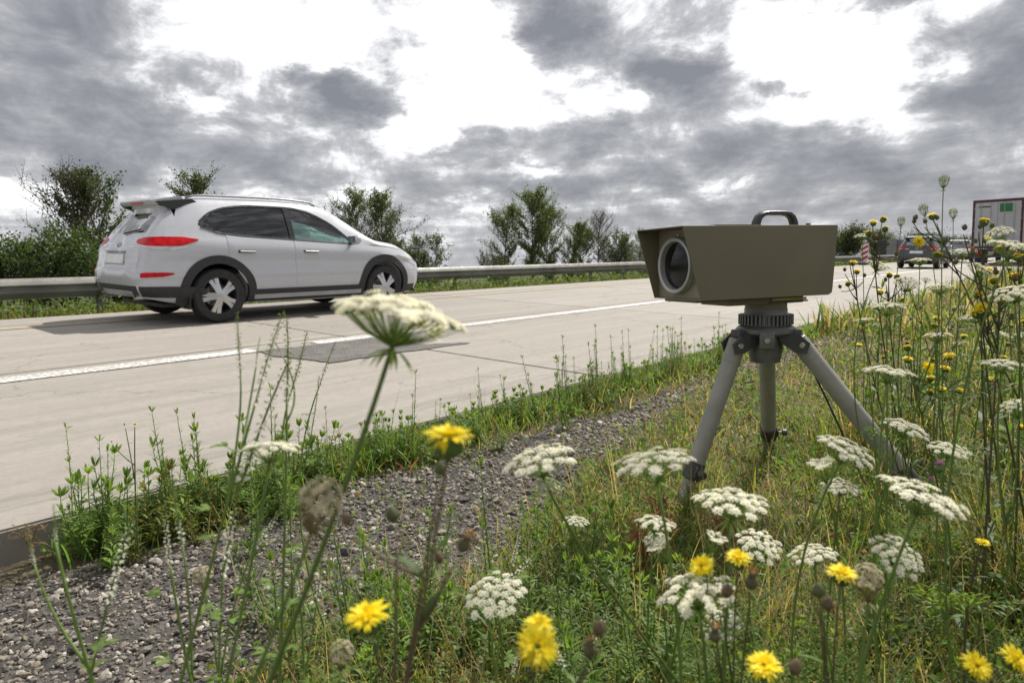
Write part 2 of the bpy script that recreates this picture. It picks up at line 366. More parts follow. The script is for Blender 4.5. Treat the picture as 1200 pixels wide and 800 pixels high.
def vnoise(x, y, seed=0):
    """cheap smooth noise, -1..1"""
    r = 0
    for i, (fx, fy, p) in enumerate(((1.0, .7, .3), (-.6, 1.3, 1.9), (1.7, 1.1, 4.1), (2.3, -1.9, 2.2))):
        r = r + np.sin(x * fx + y * fy + p + seed * 1.7) / (1 + i * .5)
    return r / 2.6

# ------------------------------------------------------------------ terrain
SLOPE, XE, XF = 0.045, -2.95, -10.87          # crossfall, near and far edge of the carriageway
def road_z(x): return SLOPE * (XE - np.asarray(x))
def gz(x, y):
    x = np.asarray(x, float); y = np.asarray(y, float)
    verge = -0.105 + 0.018 * vnoise(x * 3.1, y * 2.3) + 0.03 * vnoise(x * .9, y * .8, 2) * np.clip((x + 1.6) / .8, 0, 1) \
        + np.clip(x - .25, 0, 4) * .16 + .10 * np.clip(x - 1.5, 0, 3)
    verge = np.where(x < -2.85, np.minimum(verge, -.13), verge)
    under = road_z(x) - .35
    med = np.interp(-x, [10.8, 11.0, 12.5, 16, 22, 60, 3000], [.30, .33, .17, .05, -.55, -1.4, -1.5]) + .03 * vnoise(x, y * .7, 5) * np.clip((-x - 11) / 1, 0, 1)
    far = np.clip((x - 6) / 40, 0, 1)
    verge = verge * (1 - far) + .7 * far
    return np.where(x > XE, verge, np.where(x > XF, under, med))
def build_ground():
    xs = np.concatenate([[-3000, -1200, -500, -200, -100, -60, -40, -30, -24, -20, -18, -16, -15], np.arange(-14.2, -10.95, .25), [-10.885, -10.86, -8, -5, -2.965, -2.94], np.arange(-2.88, 1.6, .08), np.arange(1.7, 6, .4), [7, 9, 12, 20, 40, 100, 300, 1000, 3000]])
    ys = np.concatenate([[-3000, -800, -200, -60, -25, -12, -8, -5, -3, -2], np.arange(-1.4, 8, .1), np.arange(8.2, 20, .4), np.arange(21, 60, 2), [70, 90, 120, 180, 300, 600, 1200, 3000]])
    X, Y = np.meshgrid(xs, ys, indexing='ij'); Z = gz(X, Y)
    V = np.stack([X, Y, Z], -1).reshape(-1, 3); ny = len(ys)
    i, j = np.meshgrid(np.arange(len(xs) - 1), np.arange(ny - 1), indexing='ij'); a = (i * ny + j).ravel()
    grav = gravel_mask(V[:, 0], V[:, 1])[:, None]
    C = np.array([.135, .115, .075]) * (1 - grav) + np.array([.115, .105, .095]) * grav
    C = np.where((V[:, :1] < XF), np.array([.07, .085, .03]), C); C = np.where(V[:, :1] > 6, np.array([.09, .10, .04]), C)
    g = Geo(); g.quads(V, np.stack([a, a + ny, a + ny + 1, a + 1], -1), C)
    tag(g.build('ground', 'soil', smooth=True), kind='structure')
def gravel_mask(x, y):
    """1 on the bare gravel strip between the slab edge and the meadow"""
    yk = [-2, .4, .83, 1.45, 2.38, 3.2, 4.16, 5.0, 7, 9, 30]
    hi = np.interp(y, yk, [-1.2, -1.35, -1.42, -1.42, -1.62, -1.82, -2.08, -2.25, -2.1, -2.3, -2.4])
    lo = np.interp(y, yk, [-2.75, -2.75, -2.65, -2.62, -2.62, -2.58, -2.50, -2.45, -2.55, -2.6, -2.6])
    w = .10 * vnoise(x * 7, y * 6, 3)
    return np.clip((hi + w - x) / .18, 0, 1) * np.clip((x - lo + w) / .16, 0, 1)
build_ground()

# ------------------------------------------------------------------ carriageway
def build_road():
    th = math.atan(SLOPE)
    bed = bmesh.new(); box_bm(bed, (0, 0, 0), (1, 1, 1))
    for v in bed.verts:
        x = XE - .03 if v.co.x > 0 else XF + .03; v.co.x = x; v.co.y = -60 if v.co.y < 0 else 900; v.co.z = float(road_z(x)) + (-.012 if v.co.z > 0 else -.30)
    road = bm_obj('road', bed, 'concrete'); tag(road, kind='structure')
    # concrete slabs with open joints
    cols = [(XE, -6.42), (-6.432, -10.05), (-10.062, XF)]
    cache = {}
    def slab(x0, x1, L):
        key = (x0, L)
        if key not in cache:
            w = (x0 - x1) / math.cos(th); bm = bmesh.new(); box_bm(bm, (0, 0, -.11), (w, L - .012, .22))
            es = [e for e in bm.edges if all(v.co.z > -.01 for v in e.verts)]
            bmesh.ops.bevel(bm, geom=es, offset=.009, segments=2, affect='EDGES')
            me = bpy.data.meshes.new('concrete_slab'); bm.to_mesh(me); bm.free(); me.materials.append(MATS['concrete']); cache[key] = me
        return cache[key]
    yk = [-15.4, -10.4, -5.4, -.45] + [4.52 + 5 * i for i in range(17)]
    for x0, x1 in cols:
        for a, b in zip(yk, yk[1:]):
            o = link('concrete_slab', slab(x0, x1, round(b - a, 3)), road); xm = (x0 + x1) / 2
            o.location = (xm, (a + b) / 2, float(road_z(xm)) + random.uniform(-.0015, .0015)); o.rotation_euler = (0, th, 0)
    def strip(name, x0, x1, y0, y1, material, lift, segs=1, wob=0.0):
        g = Geo(); ys = np.linspace(y0, y1, segs + 1); V = []
        for i, y in enumerate(ys):
            for x in (x0, x1):
                V.append((x + random.uniform(-wob, wob), y, float(road_z(x)) + lift))
        i = np.arange(segs) * 2; g.quads(V, np.stack([i, i + 1, i + 3, i + 2], -1)); o = g.build(name, material); tag(o, kind='structure'); return o
    strip('lane_marking', -6.25, -6.02, -40, 3.32, 'linewhite', .006, 220, .010)
    strip('lane_marking', -6.25, -6.04, 4.0, 200, 'linewhite', .006, 500, .010)
    strip('yellow_marking', -9.70, -9.60, -40, 200, 'lineyellow', .006, 400, .006)
    # rough repair patch at the slab joint, with a ragged tail
    outl = [(-6.03, 3.30), (-5.7, 3.28), (-5.3, 3.36), (-5.03, 3.42), (-5.0, 3.9), (-5.01, 4.5), (-4.97, 5.15), (-5.1, 5.0), (-5.25, 4.72), (-5.6, 4.66), (-6.01, 4.62), (-6.04, 4.0)]
    bm = bmesh.new(); P = []
    for (a, b) in zip(outl, outl[1:] + outl[:1]):
        for t in np.linspace(0, 1, 6)[:-1]: P.append((a[0] + (b[0] - a[0]) * t + random.uniform(-.03, .03), a[1] + (b[1] - a[1]) * t + random.uniform(-.03, .03)))
    f = bm.faces.new([bm.verts.new((x, y, float(road_z(x)) + .004)) for x, y in P])
    r = bmesh.ops.inset_region(bm, faces=[f], thickness=.03); 
    for v in f.verts: v.co.z += .003
    tag(bm_obj('asphalt_patch', bm, 'asphaltpatch'), kind='structure')
build_road()

def build_gravel():
    g = Geo(); n = 52000
    t = RNG.random(n); y = -.6 + 9.6 * t ** 1.5; x = RNG.uniform(-2.9, -1.2, n); k = RNG.random(n) < gravel_mask(x, y) * 1.0 + .05; x, y = x[k], y[k]
    d = np.hypot(x, y); s = np.exp(RNG.normal(-5.2, .45, len(x))) * np.clip(.8 + d * .12, .9, 1.6)
    ico = bmesh.new(); bmesh.ops.create_icosphere(ico, subdivisions=1, radius=1.0); iv = np.array([v.co[:] for v in ico.verts]); fi = np.array([[v.index for v in f.verts] for f in ico.faces]); ico.free()
    N = len(x); A = RNG.normal(size=(N, 3, 3)); Q = np.linalg.qr(A)[0]
    sc = np.stack([RNG.uniform(.8, 1.5, N), RNG.uniform(.7, 1.1, N), RNG.uniform(.45, .85, N)], -1)
    V = iv[None] * (1 + RNG.uniform(-.22, .22, (N, 12, 1))); V = V * sc[:, None] * s[:, None, None]; V = np.einsum('nij,nkj->nki', Q, V)
    V[..., 2] *= .8
    V += np.stack([x, y, gz(x, y) + s * .35], -1)[:, None]
    base = np.array([[.23, .205, .17], [.145, .13, .112], [.34, .31, .265], [.085, .078, .072], [.19, .155, .115]])[RNG.choice(5, N, p=[.32, .28, .16, .14, .10])] * RNG.uniform(.8, 1.25, (N, 1))
    g.add(V.reshape(-1, 3), (fi[None] + (np.arange(N) * 12)[:, None, None]).reshape(-1, 3), np.repeat(base, 12, 0))
    tag(g.build('gravel', 'stone'), 'grey crushed stone gravel on the bare strip beside the slab edge', 'gravel', kind='stuff')
build_gravel()

# ------------------------------------------------------------------ guardrail across the road
def build_rail():
    XR, top = -12.1, .885
    rail = thing('guardrail', 'long galvanised steel guardrail with W-beam on low posts in the median', 'guardrail', (XR, 0, .15))
    prof = [(0, .0), (.03, -.012), (.05, -.05), (.075, -.075), (.08, -.105), (.03, -.135), (.018, -.155), (.03, -.175), (.08, -.205), (.075, -.235), (.05, -.26), (.03, -.298), (0, -.31)]
    k = 0; y = -8.0
    while y < 180:
        L = 4.0 if y < 70 else 16.0; bm = bmesh.new(); vs0 = []
        for yy in (y - .05, y + L):
            lap = .004 if yy < y else 0
            vs0.append([bm.verts.new((a + lap, yy, top - .15 + b)) for a, b in prof])
        for i in range(len(prof) - 1): bm.faces.new((vs0[0][i], vs0[0][i + 1], vs0[1][i + 1], vs0[1][i]))
        r = bmesh.ops.solidify(bm, geom=bm.faces[:], thickness=.004)
        o = bm_obj('rail_beam', bm, 'galv', rail, 50)
        y += L; k += 1
    bm = bmesh.new(); box_bm(bm, (0, 0, .27), (.06, .10, .86), bevel=.008); me = None
    for i in range(58):
        yy = -6.0 + 2.0 * i
        if me is None: o = bm_obj('post', bm, 'post', rail, 35); me = o.data
        else: o = link('post', me, rail)
        o.location = (-.05, yy, 0)
    bm = bmesh.new(); box_bm(bm, (-.01, 0, .585), (.05, .12, .10), bevel=.006); me = None
    for i in range(40):
        if me is None: o = bm_obj('spacer', bm, 'galv', rail, 35); me = o.data
        else: o = link('spacer', me, rail)
        o.location = (0, -6.0 + 2.0 * i, 0)
build_rail()

# ------------------------------------------------------------------ trees beyond the guardrail
def make_tree(name, label, x, y, top, spread, seed, leafn=3500, leaf=.075, bare=False, bushy=False, lean=0.0, col=(.065, .095, .032), group='young trees beyond the guardrail', low=.15):
    r = np.random.default_rng(seed); z0 = float(gz(x, y)) - .05; H = top - z0
    root = thing(name, label, 'shrub' if bushy else 'tree', (x, y, z0), group=group)
    tw = Geo(); tips = []
    def branch(p, d, L, rad, lev):
        n = 6; pts = [p]; dd = d
        for i in range(n):
            dd = norm(dd + r.normal(0, .07, 3) + np.array([0, 0, .06 if lev else .04])); pts.append(pts[-1] + dd * L / n)
        pts = np.array(pts); tw.tube(pts, np.linspace(rad, rad * .35, n + 1), 5 if lev < 2 else 3, (1, 1, 1), cap=False)
        if lev >= 1:
            for t in np.linspace(.15 if lev > 1 else .45, 1, 6): tips.append((pts[min(int(t * n), n)], dd))
        if lev < (3 if bare else 2):
            m = {0: int(22 + H * 7), 1: 7, 2: 4}[lev]
            for i in range(m):
                t = (low if lev == 0 else .2) + (1 - (low if lev == 0 else .2)) * (i + r.random()) / m; j = min(int(t * n), n - 1); q = pts[j] + (pts[j + 1] - pts[j]) * (t * n - j)
                a = r.uniform(0, 2 * math.pi); out = np.array([math.cos(a), math.sin(a), r.uniform(.35, 1.15)]); sp = norm(out)
                if lev == 0:
                    prof = math.sin(math.pi * min(max((1.08 - t) / (1.05 - low), 0.05), .82)) if not bushy else (1.15 - t * .8)
                    l = spread * prof * r.uniform(.65, 1.15)
                else: l = L * r.uniform(.3, .6); sp = norm(d * .7 + sp)
                branch(q, sp, max(l, .12), rad * (.42 if lev == 0 else .5), lev + 1)
    stems = 1 if not bushy else 4
    for s in range(stems):
        d0 = norm(np.array([r.normal(0, .06) + lean, r.normal(0, .06), 1])) if stems == 1 else norm(np.array([r.normal(0, .35), r.normal(0, .35), 1]))
        branch(np.array([r.normal(0, .1) * (stems > 1), r.normal(0, .1) * (stems > 1), 0.]), d0, H * (.97 if stems == 1 else r.uniform(.6, .95)), (.014 + H * .0062) / (1 if stems == 1 else 1.8), 0)
    tw.build('trunk', 'bark', root, True)
    if leafn:
        leafn = int(leafn * (1.0 if bare else 2.3)); leaf *= .92
        T = np.array([t[0] for t in tips]); k = r.integers(0, len(T), leafn); cl = norm(r.normal(size=(leafn, 3))) * (r.random((leafn, 1)) ** .5) * (.06 + .05 * spread)
        b = T[k] + cl; d = norm(r.normal(size=(leafn, 3)) + np.array([0, 0, -.3])); nn = norm(r.normal(size=(leafn, 3)) + np.array([0, 0, .8]))
        v = r.uniform(.6, 1.45, (leafn, 1)) * (0.75 + .5 * r.random((len(T), 1))[k]); c = np.array(col) * 1.5 * v; c[:, 0] *= r.uniform(.8, 1.4, leafn)
        g = Geo(); s_ = leaf * r.uniform(.6, 1.25, leafn); g.leaves(b, d, nn, s_, s_ * .62, c, .2, .1, 1, 'oval'); g.build('crown', 'treeleaf', root)
    return root
TG = 'young trees beyond the guardrail'
make_tree('tree', 'low dark leafy tree at the far end of the guardrail behind the car', -19.5, 3.7, 2.05, 1.5, 1, 5200, .085, col=(.045, .075, .022), bushy=True)
make_tree('tree', 'sparse thin-leaved tree with open twigs beside the tall dark tree', -20.5, 6.0, 3.45, 1.25, 2, 1500, .062, col=(.05, .06, .028), low=.3)
make_tree('tree', 'tall narrow dark-leaved tree just behind the rear of the white car', -20.5, 7.35, 3.65, 1.15, 3, 5200, .085, col=(.042, .068, .024), low=.1)
make_tree('shrub', 'dense green shrub below the sparse thin-leaved tree', -18.6, 5.1, 1.9, 1.5, 4, 5200, .085, bushy=True, col=(.05, .085, .022))
make_tree('shrub', 'dense green shrub below the tall narrow dark-leaved tree', -18.2, 6.5, 1.75, 1.4, 44, 5200, .085, bushy=True, col=(.05, .088, .022))
make_tree('tree', 'small round treetop showing just above the roof of the white car', -22.5, 10.8, 3.95, 1.1, 5, 2600, .08, low=.35)
make_tree('tree', 'thin wispy treetop above the front of the white car roof', -23.5, 13.6, 3.55, .6, 55, 700, .07, low=.4)
make_tree('tree', 'airy young tree rising over the windscreen of the white car', -23.0, 15.9, 4.0, 1.15, 6, 2200, .08, low=.25)
make_tree('tree', 'bare twiggy sapling between two leafy trees over the car bonnet', -22.5, 17.1, 2.9, .9, 7, 120, .06, bare=True, low=.2)
make_tree('tree', 'bushy upright tree rising over the bonnet of the white car', -22.5, 18.6, 3.85, 1.45, 8, 5200, .085, low=.08)
make_tree('tree', 'rounded lower tree just ahead of the white car', -22.0, 20.0, 2.55, 1.35, 9, 4600, .085, low=.05, bushy=True)
make_tree('shrub', 'small conical shrub standing alone between the two tree groups', -23.0, 25.8, 1.95, .8, 10, 1600, .07, bushy=True, col=(.05, .06, .03))
make_tree('tree', 'wide airy tree on the car side of the roadside tree group', -26.0, 29.6, 4.0, 1.7, 11, 4200, .095, low=.12)
make_tree('tree', 'tallest tree in the group between the car and the camera housing', -26.0, 32.2, 5.0, 2.0, 12, 6500, .10, low=.12)
make_tree('tree', 'dense dark tree filling the middle of the roadside tree group', -26.5, 34.2, 4.1, 1.8, 13, 5200, .10, low=.05)
make_tree('tree', 'pointed dark tree next to the tallest tree of the group', -26.0, 36.0, 3.5, 1.3, 14, 3600, .10, low=.05)
make_tree('tree', 'small tree in the dip between the group and the bare twigs', -26.5, 38.4, 3.0, 1.2, 15, 3000, .10, low=.05)
make_tree('tree', 'bare twiggy sapling sticking up behind the shrub near the housing', -26.0, 39.4, 4.0, 1.4, 16, 150, .08, bare=True, low=.3)
make_tree('tree', 'round shrubby tree beside the hood of the camera housing', -25.5, 41.0, 3.35, 1.7, 17, 4200, .10, low=.05, bushy=True)
make_tree('tree', 'leafy tree partly hidden behind the hood of the camera housing', -25.5, 44.5, 3.2, 1.6, 18, 3000, .11, low=.05, bushy=True)
make_tree('tree', 'dark distant tree seen between the housing and the striped beacon', -24, 92, 5.0, 3.6, 19, 5200, .20, bushy=True, col=(.04, .06, .02))
make_tree('tree', 'dark distant tree beyond the small grey truck', -26, 118, 4.6, 4.0, 20, 4200, .22, bushy=True, col=(.04, .06, .02))
for i in range(6):
    make_tree('shrub', 'low dark hedge shrub on the horizon behind the distant traffic', -22 - 3 * random.random(), 132 + 11 * i, 3.6, 4.2, 60 + i, 1500, .32, bushy=True, col=(.04, .058, .024), group='hedge shrubs on the horizon')

# ------------------------------------------------------------------ grass: blades by the thousand
def blades(x, y, z, H, W, col, tip, seed, lean=.35, dirn=None):
    r = np.random.default_rng(seed); N = len(x); a = r.uniform(0, 2 * np.pi, N)
    d = np.stack([np.cos(a) * lean * r.random(N), np.sin(a) * lean * r.random(N), np.ones(N)], -1); nn = np.stack([-np.cos(a), -np.sin(a), np.zeros(N)], -1)
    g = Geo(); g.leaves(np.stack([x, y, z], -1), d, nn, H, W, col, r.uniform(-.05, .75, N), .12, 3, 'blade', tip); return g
def build_median_grass():
    r = np.random.default_rng(5)
    n = 26000; y = -3 + 60 * r.random(n) ** 1.7; x = XF - .02 - r.random(n) ** 1.2 * 5.0; z = gz(x, y) - .01
    H = r.uniform(.08, .34, n) * np.clip(.25 + (XF - x) * .9, .3, 1.0); c = np.array([.085, .115, .03]) * r.uniform(.6, 1.5, (n, 1)); c[:, 0] *= r.uniform(.8, 1.6, n)
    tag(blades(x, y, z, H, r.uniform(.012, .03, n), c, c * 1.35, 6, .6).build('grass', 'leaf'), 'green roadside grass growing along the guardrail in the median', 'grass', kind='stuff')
    n = 9000; y = 40 + 120 * r.random(n); x = XF - .1 - r.random(n) * 6; c = np.array([.085, .11, .035]) * r.uniform(.6, 1.4, (n, 1))
    tag(blades(x, y, gz(x, y), r.uniform(.2, .4, n), r.uniform(.04, .09, n), c, c * 1.2, 9, .5).build('grass', 'leaf'), 'distant green grass along the guardrail under the far traffic', 'grass', kind='stuff')
    # broad-leaved weeds in the median
    n = 16000; y = -3 + 50 * r.random(n) ** 1.6; x = XF - .25 - r.random(n) * 3.4; z = gz(x, y) + r.random(n) * .30
    c = np.array([.075, .125, .028]) * r.uniform(.5, 1.7, (n, 1)); yl = r.random(n) < .05; c[yl] = np.array([.42, .40, .18]) * r.uniform(.6, 1.2, (yl.sum(), 1))
    g = Geo(); g.leaves(np.stack([x, y, z], -1), norm(r.normal(size=(n, 3)) + [0, 0, .3]), norm(r.normal(size=(n, 3)) + [0, 0, 1]), r.uniform(.05, .13, n), r.uniform(.025, .06, n), c, .2, .1, 1, 'oval')
    tag(g.build('weeds', 'leaf'), 'leafy green weeds crowding the posts of the guardrail', 'weeds', kind='stuff')
build_median_grass()

# ------------------------------------------------------------------ white SUV (local +Y forward, +X right, Z up, origin on the road between the axles)
def cubic(xk, yk):
    xk = np.array(xk, float); yk = np.array(yk, float); h = np.diff(xk); dl = np.diff(yk) / h
    m = np.concatenate([[dl[0]], np.where(dl[:-1] * dl[1:] > 0, 2 * dl[:-1] * dl[1:] / (dl[:-1] + dl[1:] + 1e-12), 0), [dl[-1]]])
    def f(x):
        x = np.clip(x, xk[0], xk[-1]); i = np.clip(np.searchsorted(xk, x) - 1, 0, len(h) - 1); t = (x - xk[i]) / h[i]
        return (2 * t**3 - 3 * t**2 + 1) * yk[i] + (t**3 - 2 * t**2 + t) * h[i] * m[i] + (-2 * t**3 + 3 * t**2) * yk[i + 1] + (t**3 - t**2) * h[i] * m[i + 1]
    return f
c_zb = cubic([-2.24, -1.9, -1.3, 0, 1.3, 1.9, 2.24], [.34, .27, .235, .22, .22, .23, .27])
c_zs = cubic([-2.24, -1.6, -.6, .6, 1.2, 1.7, 2.05, 2.24], [1.00, 1.06, 1.04, .99, .965, .90, .80, .66])
c_zt = cubic([-2.24, -1.9, -1.2, -.4, .15, .48, .85, 1.2, 1.3, 1.65, 2.0, 2.16, 2.24], [1.555, 1.585, 1.625, 1.635, 1.615, 1.555, 1.345, 1.115, 1.085, 1.035, .93, .83, .70])
c_we = cubic([-2.24, -1.8, -1.0, 0, .5, .9, 1.2, 1.6, 2.0, 2.24], [.50, .56, .60, .615, .60, .68, .78, .74, .66, .54])
c_pf = cubic([-2.24, -2.1, -1.8, -1.3, 0, 1.3, 1.75, 2.05, 2.18, 2.24], [.84, .91, .965, 1.0, 1.0, 1.0, .965, .87, .78, .68])
c_yr = cubic([.2, .36, .5, .66, .74, .93, 1.03, 1.2, 1.46, 1.53, 1.6], [.15, .07, .03, .03, .07, .10, .16, .28, .46, .37, .42])
c_yf = cubic([.2, .4, .55, .7, .8, 1.0], [-.10, -.01, 0, -.02, -.07, -.2])
def section(y):
    zb, zs, zt, we, pf = (float(f(y)) for f in (c_zb, c_zs, c_zt, c_we, c_pf))
    wm, ws, wsh = .925 * pf, .86 * pf, .895 * pf; drop = .07 if y < .6 else (.07 - .035 * min((y - .6) / .6, 1)); ze = zt - drop; zs = min(zs, ze - .03)
    P = [(0, zb), (ws * .6, zb), (ws * .95, zb), (ws, zb + .04), (wm * .975, .40), (wm * .998, .52), (wm, .62), (wm * .985, .70), (wm * .972, .70 + (zs - .70) * .35), (wm * .985, .70 + (zs - .70) * .62), (wsh, zs - .05), (wsh - .022, zs)]
    wg = wsh - .035
    for t in (.04, .3, .6, .88, 1.0): P.append((wg + (we - wg) * t + .035 * math.sin(math.pi * t), zs + .015 + (ze - zs - .015) * t))
    P += [(we * .93, ze + drop * .40), (we * .78, ze + drop * .66), (we * .45, ze + drop * .93), (0, zt)]
    return P
def car_body_bm(inset=0.0, y0=-2.24, y1=2.24, n=66, zmin=None):
    bm = bmesh.new(); rings = []
    for i in range(n):
        u = i / (n - 1); y = y0 + (y1 - y0) * (.5 - .5 * math.cos(math.pi * u)) * .35 + (y1 - y0) * u * .65
        P = section(y); wr = min(max((-1.45 - y) / .79, 0), 1); wf = min(max((y - 1.7) / .54, 0), 1)
        full = [(x, z) for x, z in P] + [(-x, z) for x, z in P[-2:0:-1]]
        ring = []
        for x, z in full:
            if inset: x -= math.copysign(min(inset, abs(x)), x) if x else 0; z = min(z, float(c_zt(y)) - inset)
            if zmin is not None: z = max(z, zmin)
            ring.append((x, y + (wr * float(c_yr(z)) + wf * float(c_yf(z)) if not inset else 0), z))
        rings.append(ring)
    caps = []
    for end, sgn in ((0, -1), (-1, 1)):
        R = rings[end]; zc = .5 * (min(p[2] for p in R) + max(p[2] for p in R)); ys = y0 if end == 0 else y1
        out = []
        for k in (.94, .75, .5, .25):
            fy = c_yr if end == 0 else c_yf
            out.append([(x * k, (ys + float(fy(zc + (z - zc) * k)) if not inset else ys) + sgn * (.055 * (1 - k * k) + (.012 if k < .95 else 0)) * (0 if inset else 1), zc + (z - zc) * k) for x, y, z in R])
        caps.append((out, zc, ys, sgn))
    allr = list(reversed(caps[0][0])) + rings + caps[1][0]
    VR = [[bm.verts.new(p) for p in r] for r in allr]; m = len(VR[0])
    for A, B in zip(VR, VR[1:]):
        for j in range(m): bm.faces.new((A[j], A[(j + 1) % m], B[(j + 1) % m], B[j]))
    for ringv, (out, zc, ys, sgn) in ((VR[0], caps[0]), (VR[-1], caps[1])):
        c = bm.verts.new(np.mean([v.co[:] for v in ringv], axis=0))
        for j in range(m): bm.faces.new((ringv[j], ringv[(j + 1) % m], c))
    bmesh.ops.recalc_face_normals(bm, faces=bm.faces[:])
    return bm
def prism_bm(poly, axis, a, b):
    """poly in the plane across axis, extruded from a to b"""
    bm = bmesh.new(); mk = (lambda p, t: (t, p[0], p[1])) if axis == 'x' else ((lambda p, t: (p[0], t, p[1])) if axis == 'y' else (lambda p, t: (p[0], p[1], t)))
    A = [bm.verts.new(mk(p, a)) for p in poly]; B = [bm.verts.new(mk(p, b)) for p in poly]; n = len(poly)
    bm.faces.new(A); bm.faces.new(B[::-1])
    for i in range(n): bm.faces.new((A[i], B[i], B[(i + 1) % n], A[(i + 1) % n]))
    bmesh.ops.recalc_face_normals(bm, faces=bm.faces[:]); return bm
def tmp_obj(bm):
    me = bpy.data.meshes.new('cutter'); bm.to_mesh(me); bm.free(); return link('cutter', me)
def boolean_cut(o, cutters):
    for c in cutters:
        md = o.modifiers.new('cut', 'BOOLEAN'); md.operation = 'DIFFERENCE'; md.solver = 'EXACT'; md.object = c
    dg = bpy.context.evaluated_depsgraph_get(); me = bpy.data.meshes.new_from_object(o.evaluated_get(dg))
    o.modifiers.clear(); o.data = me
    for c in cutters: bpy.data.objects.remove(c, do_unlink=True)
RA, WR = 1.335, .345          # axle offset, wheel radius
glo = lambda y: np.interp(y, [-1.52, -1.3, -1.0, .76], [1.225, 1.150, 1.115, 1.02])
ghi = cubic([-1.52, -1.35, -1.1, -.7, -.2, .1, .3, .5, .76], [1.25, 1.375, 1.455, 1.495, 1.495, 1.45, 1.375, 1.265, 1.04])
def win_poly(ya, yb, n=14, sh=0.0):
    ys = np.linspace(ya, yb, n); return [(float(y), float(glo(y)) + sh) for y in ys] + [(float(y), float(ghi(y)) - sh) for y in ys[::-1] if ghi(y) - sh > glo(y) + sh + .012]
def build_car():
    root = thing('car', 'white compact SUV driving along the concrete lane in front of the guardrail', 'car')
    bm = car_body_bm(); bvh = BVHTree.FromBMesh(bm)
    def sx(y, z, side=1):
        h = bvh.ray_cast(Vector((2 * side, y, z)), Vector((-side, 0, 0))); return h[0].x if h[0] else side * .8
    def sy(x, z, back=True):
        h = bvh.ray_cast(Vector((x, -4 if back else 4, z)), Vector((0, 1 if back else -1, 0))); return h[0].y if h[0] else (-2.1 if back else 2.1)
    me = bpy.data.meshes.new('body'); bm.to_mesh(me); bm.free(); body = link('body', me, root)
    cut = [tmp_obj(car_body_bm(.055, -1.75, 1.0, 40, .62))]
    for ya in (-RA, RA):
        for s in (-1, 1):
            b = bmesh.new(); lathe_bm(b, [(0, 0), (.405, 0), (.405, .5), (0, .5)], Matrix.Translation((s * .55, ya, WR + .01)) @ Matrix.Rotation(s * math.pi / 2, 4, 'Y'), 40); bmesh.ops.recalc_face_normals(b, faces=b.faces[:]); cut.append(tmp_obj(b))
    cut.append(tmp_obj(prism_bm(win_poly(-.20, .76), 'x', -1.2, 1.2))); cut.append(tmp_obj(prism_bm(win_poly(-1.52, -.27), 'x', -1.2, 1.2)))
    cut.append(tmp_obj(prism_bm([(-.62, 1.13), (.62, 1.13), (.50, 1.53), (-.50, 1.53)], 'y', .3, 1.5)))
    cut.append(tmp_obj(prism_bm([(-.52, 1.13), (.52, 1.13), (.44, 1.44), (-.44, 1.44)], 'y', -2.5, -1.4)))
    boolean_cut(body, cut); body.name = 'body'
    body.data.materials.clear(); body.data.materials.append(MATS['paintwhite'])
    body.data.polygons.foreach_set('use_smooth', [True] * len(body.data.polygons)); body.data.set_sharp_from_angle(angle=math.radians(28))
    def patch(name, U, material, fn, off=.004, thick=.012, parent=root, axis=0, sgn=1):
        """grid U[i][j] -> surface point via fn, closed solid standing `off` proud of the body"""
        ni, nj = len(U), len(U[0]); O = []; I = []; b = bmesh.new()
        for r in U:
            for q in r:
                p = list(fn(*q)); nv = p[3:] or [sgn if q_ == axis else 0 for q_ in range(3)]; p = p[:3]
                a = [p[q_] + nv[q_] * off for q_ in range(3)]; c = [p[q_] - nv[q_] * (thick - off) for q_ in range(3)]; O.append(b.verts.new(a)); I.append(b.verts.new(c))
        ix = lambda i, j: i * nj + j
        for i in range(ni - 1):
            for j in range(nj - 1):
                b.faces.new([O[ix(*t)] for t in ((i, j), (i + 1, j), (i + 1, j + 1), (i, j + 1))]); b.faces.new([I[ix(*t)] for t in ((i, j), (i, j + 1), (i + 1, j + 1), (i + 1, j))])
        rim = [ix(i, 0) for i in range(ni)] + [ix(ni - 1, j) for j in range(1, nj)] + [ix(i, nj - 1) for i in range(ni - 2, -1, -1)] + [ix(0, j) for j in range(nj - 2, 0, -1)]
        for a, c in zip(rim, rim[1:] + rim[:1]):
            try: b.faces.new((O[a], I[a], I[c], O[c]))
            except ValueError: pass
        return bm_obj(name, b, material, parent, 40)
    def side(name, ys, lo, hi, material, s, nz=5, **kw):
        U = [[(float(y), float(lo(y) + (hi(y) - lo(y)) * t)) for t in np.linspace(0, 1, nz)] for y in ys]
        return patch(name, U, material, lambda y, z: (sx(y, z, s), y, z), sgn=s, **kw)
    C_ = lambda v: (lambda y: v + 0 * y)
    for s in (1, -1):
        # doors: thin shut lines as recessed dark gaskets, each its own door part
        for nm, ya, yb in (('front_door', -.235, .90), ('rear_door', -1.20, -.240)):
            lo_, hi_ = (lambda y: np.where(y < -.93, .44 + (-.93 - y) * 1.4, .44)), (lambda y: glo(y) - .02)
            d = side(nm, np.linspace(ya + .006, yb - .006, 12), lo_, hi_, 'paintwhite', s, 9, off=.0045, thick=.010)
            yh = ya + .16
            hd = rod('door_handle', (sx(yh, .905, s) + s * .030, yh - .02, .905), (sx(yh + .2, .90, s) + s * .030, yh + .2, .90), .013, 'silverplastic', d, 10, bev=.006)
            patch('handle_recess', [[(y, z) for z in (.885, .92)] for y in np.linspace(yh - .03, yh + .21, 5)], 'blackplastic', lambda y, z: (sx(y, z, s), y, z), off=.0062, thick=.004, parent=d, sgn=s)
        side('window_front', np.linspace(-.20, .755, 16), lambda y: glo(y), lambda y: np.maximum(ghi(y), glo(y) + .012), 'glassfront', s, 5, off=-.012, thick=.004)
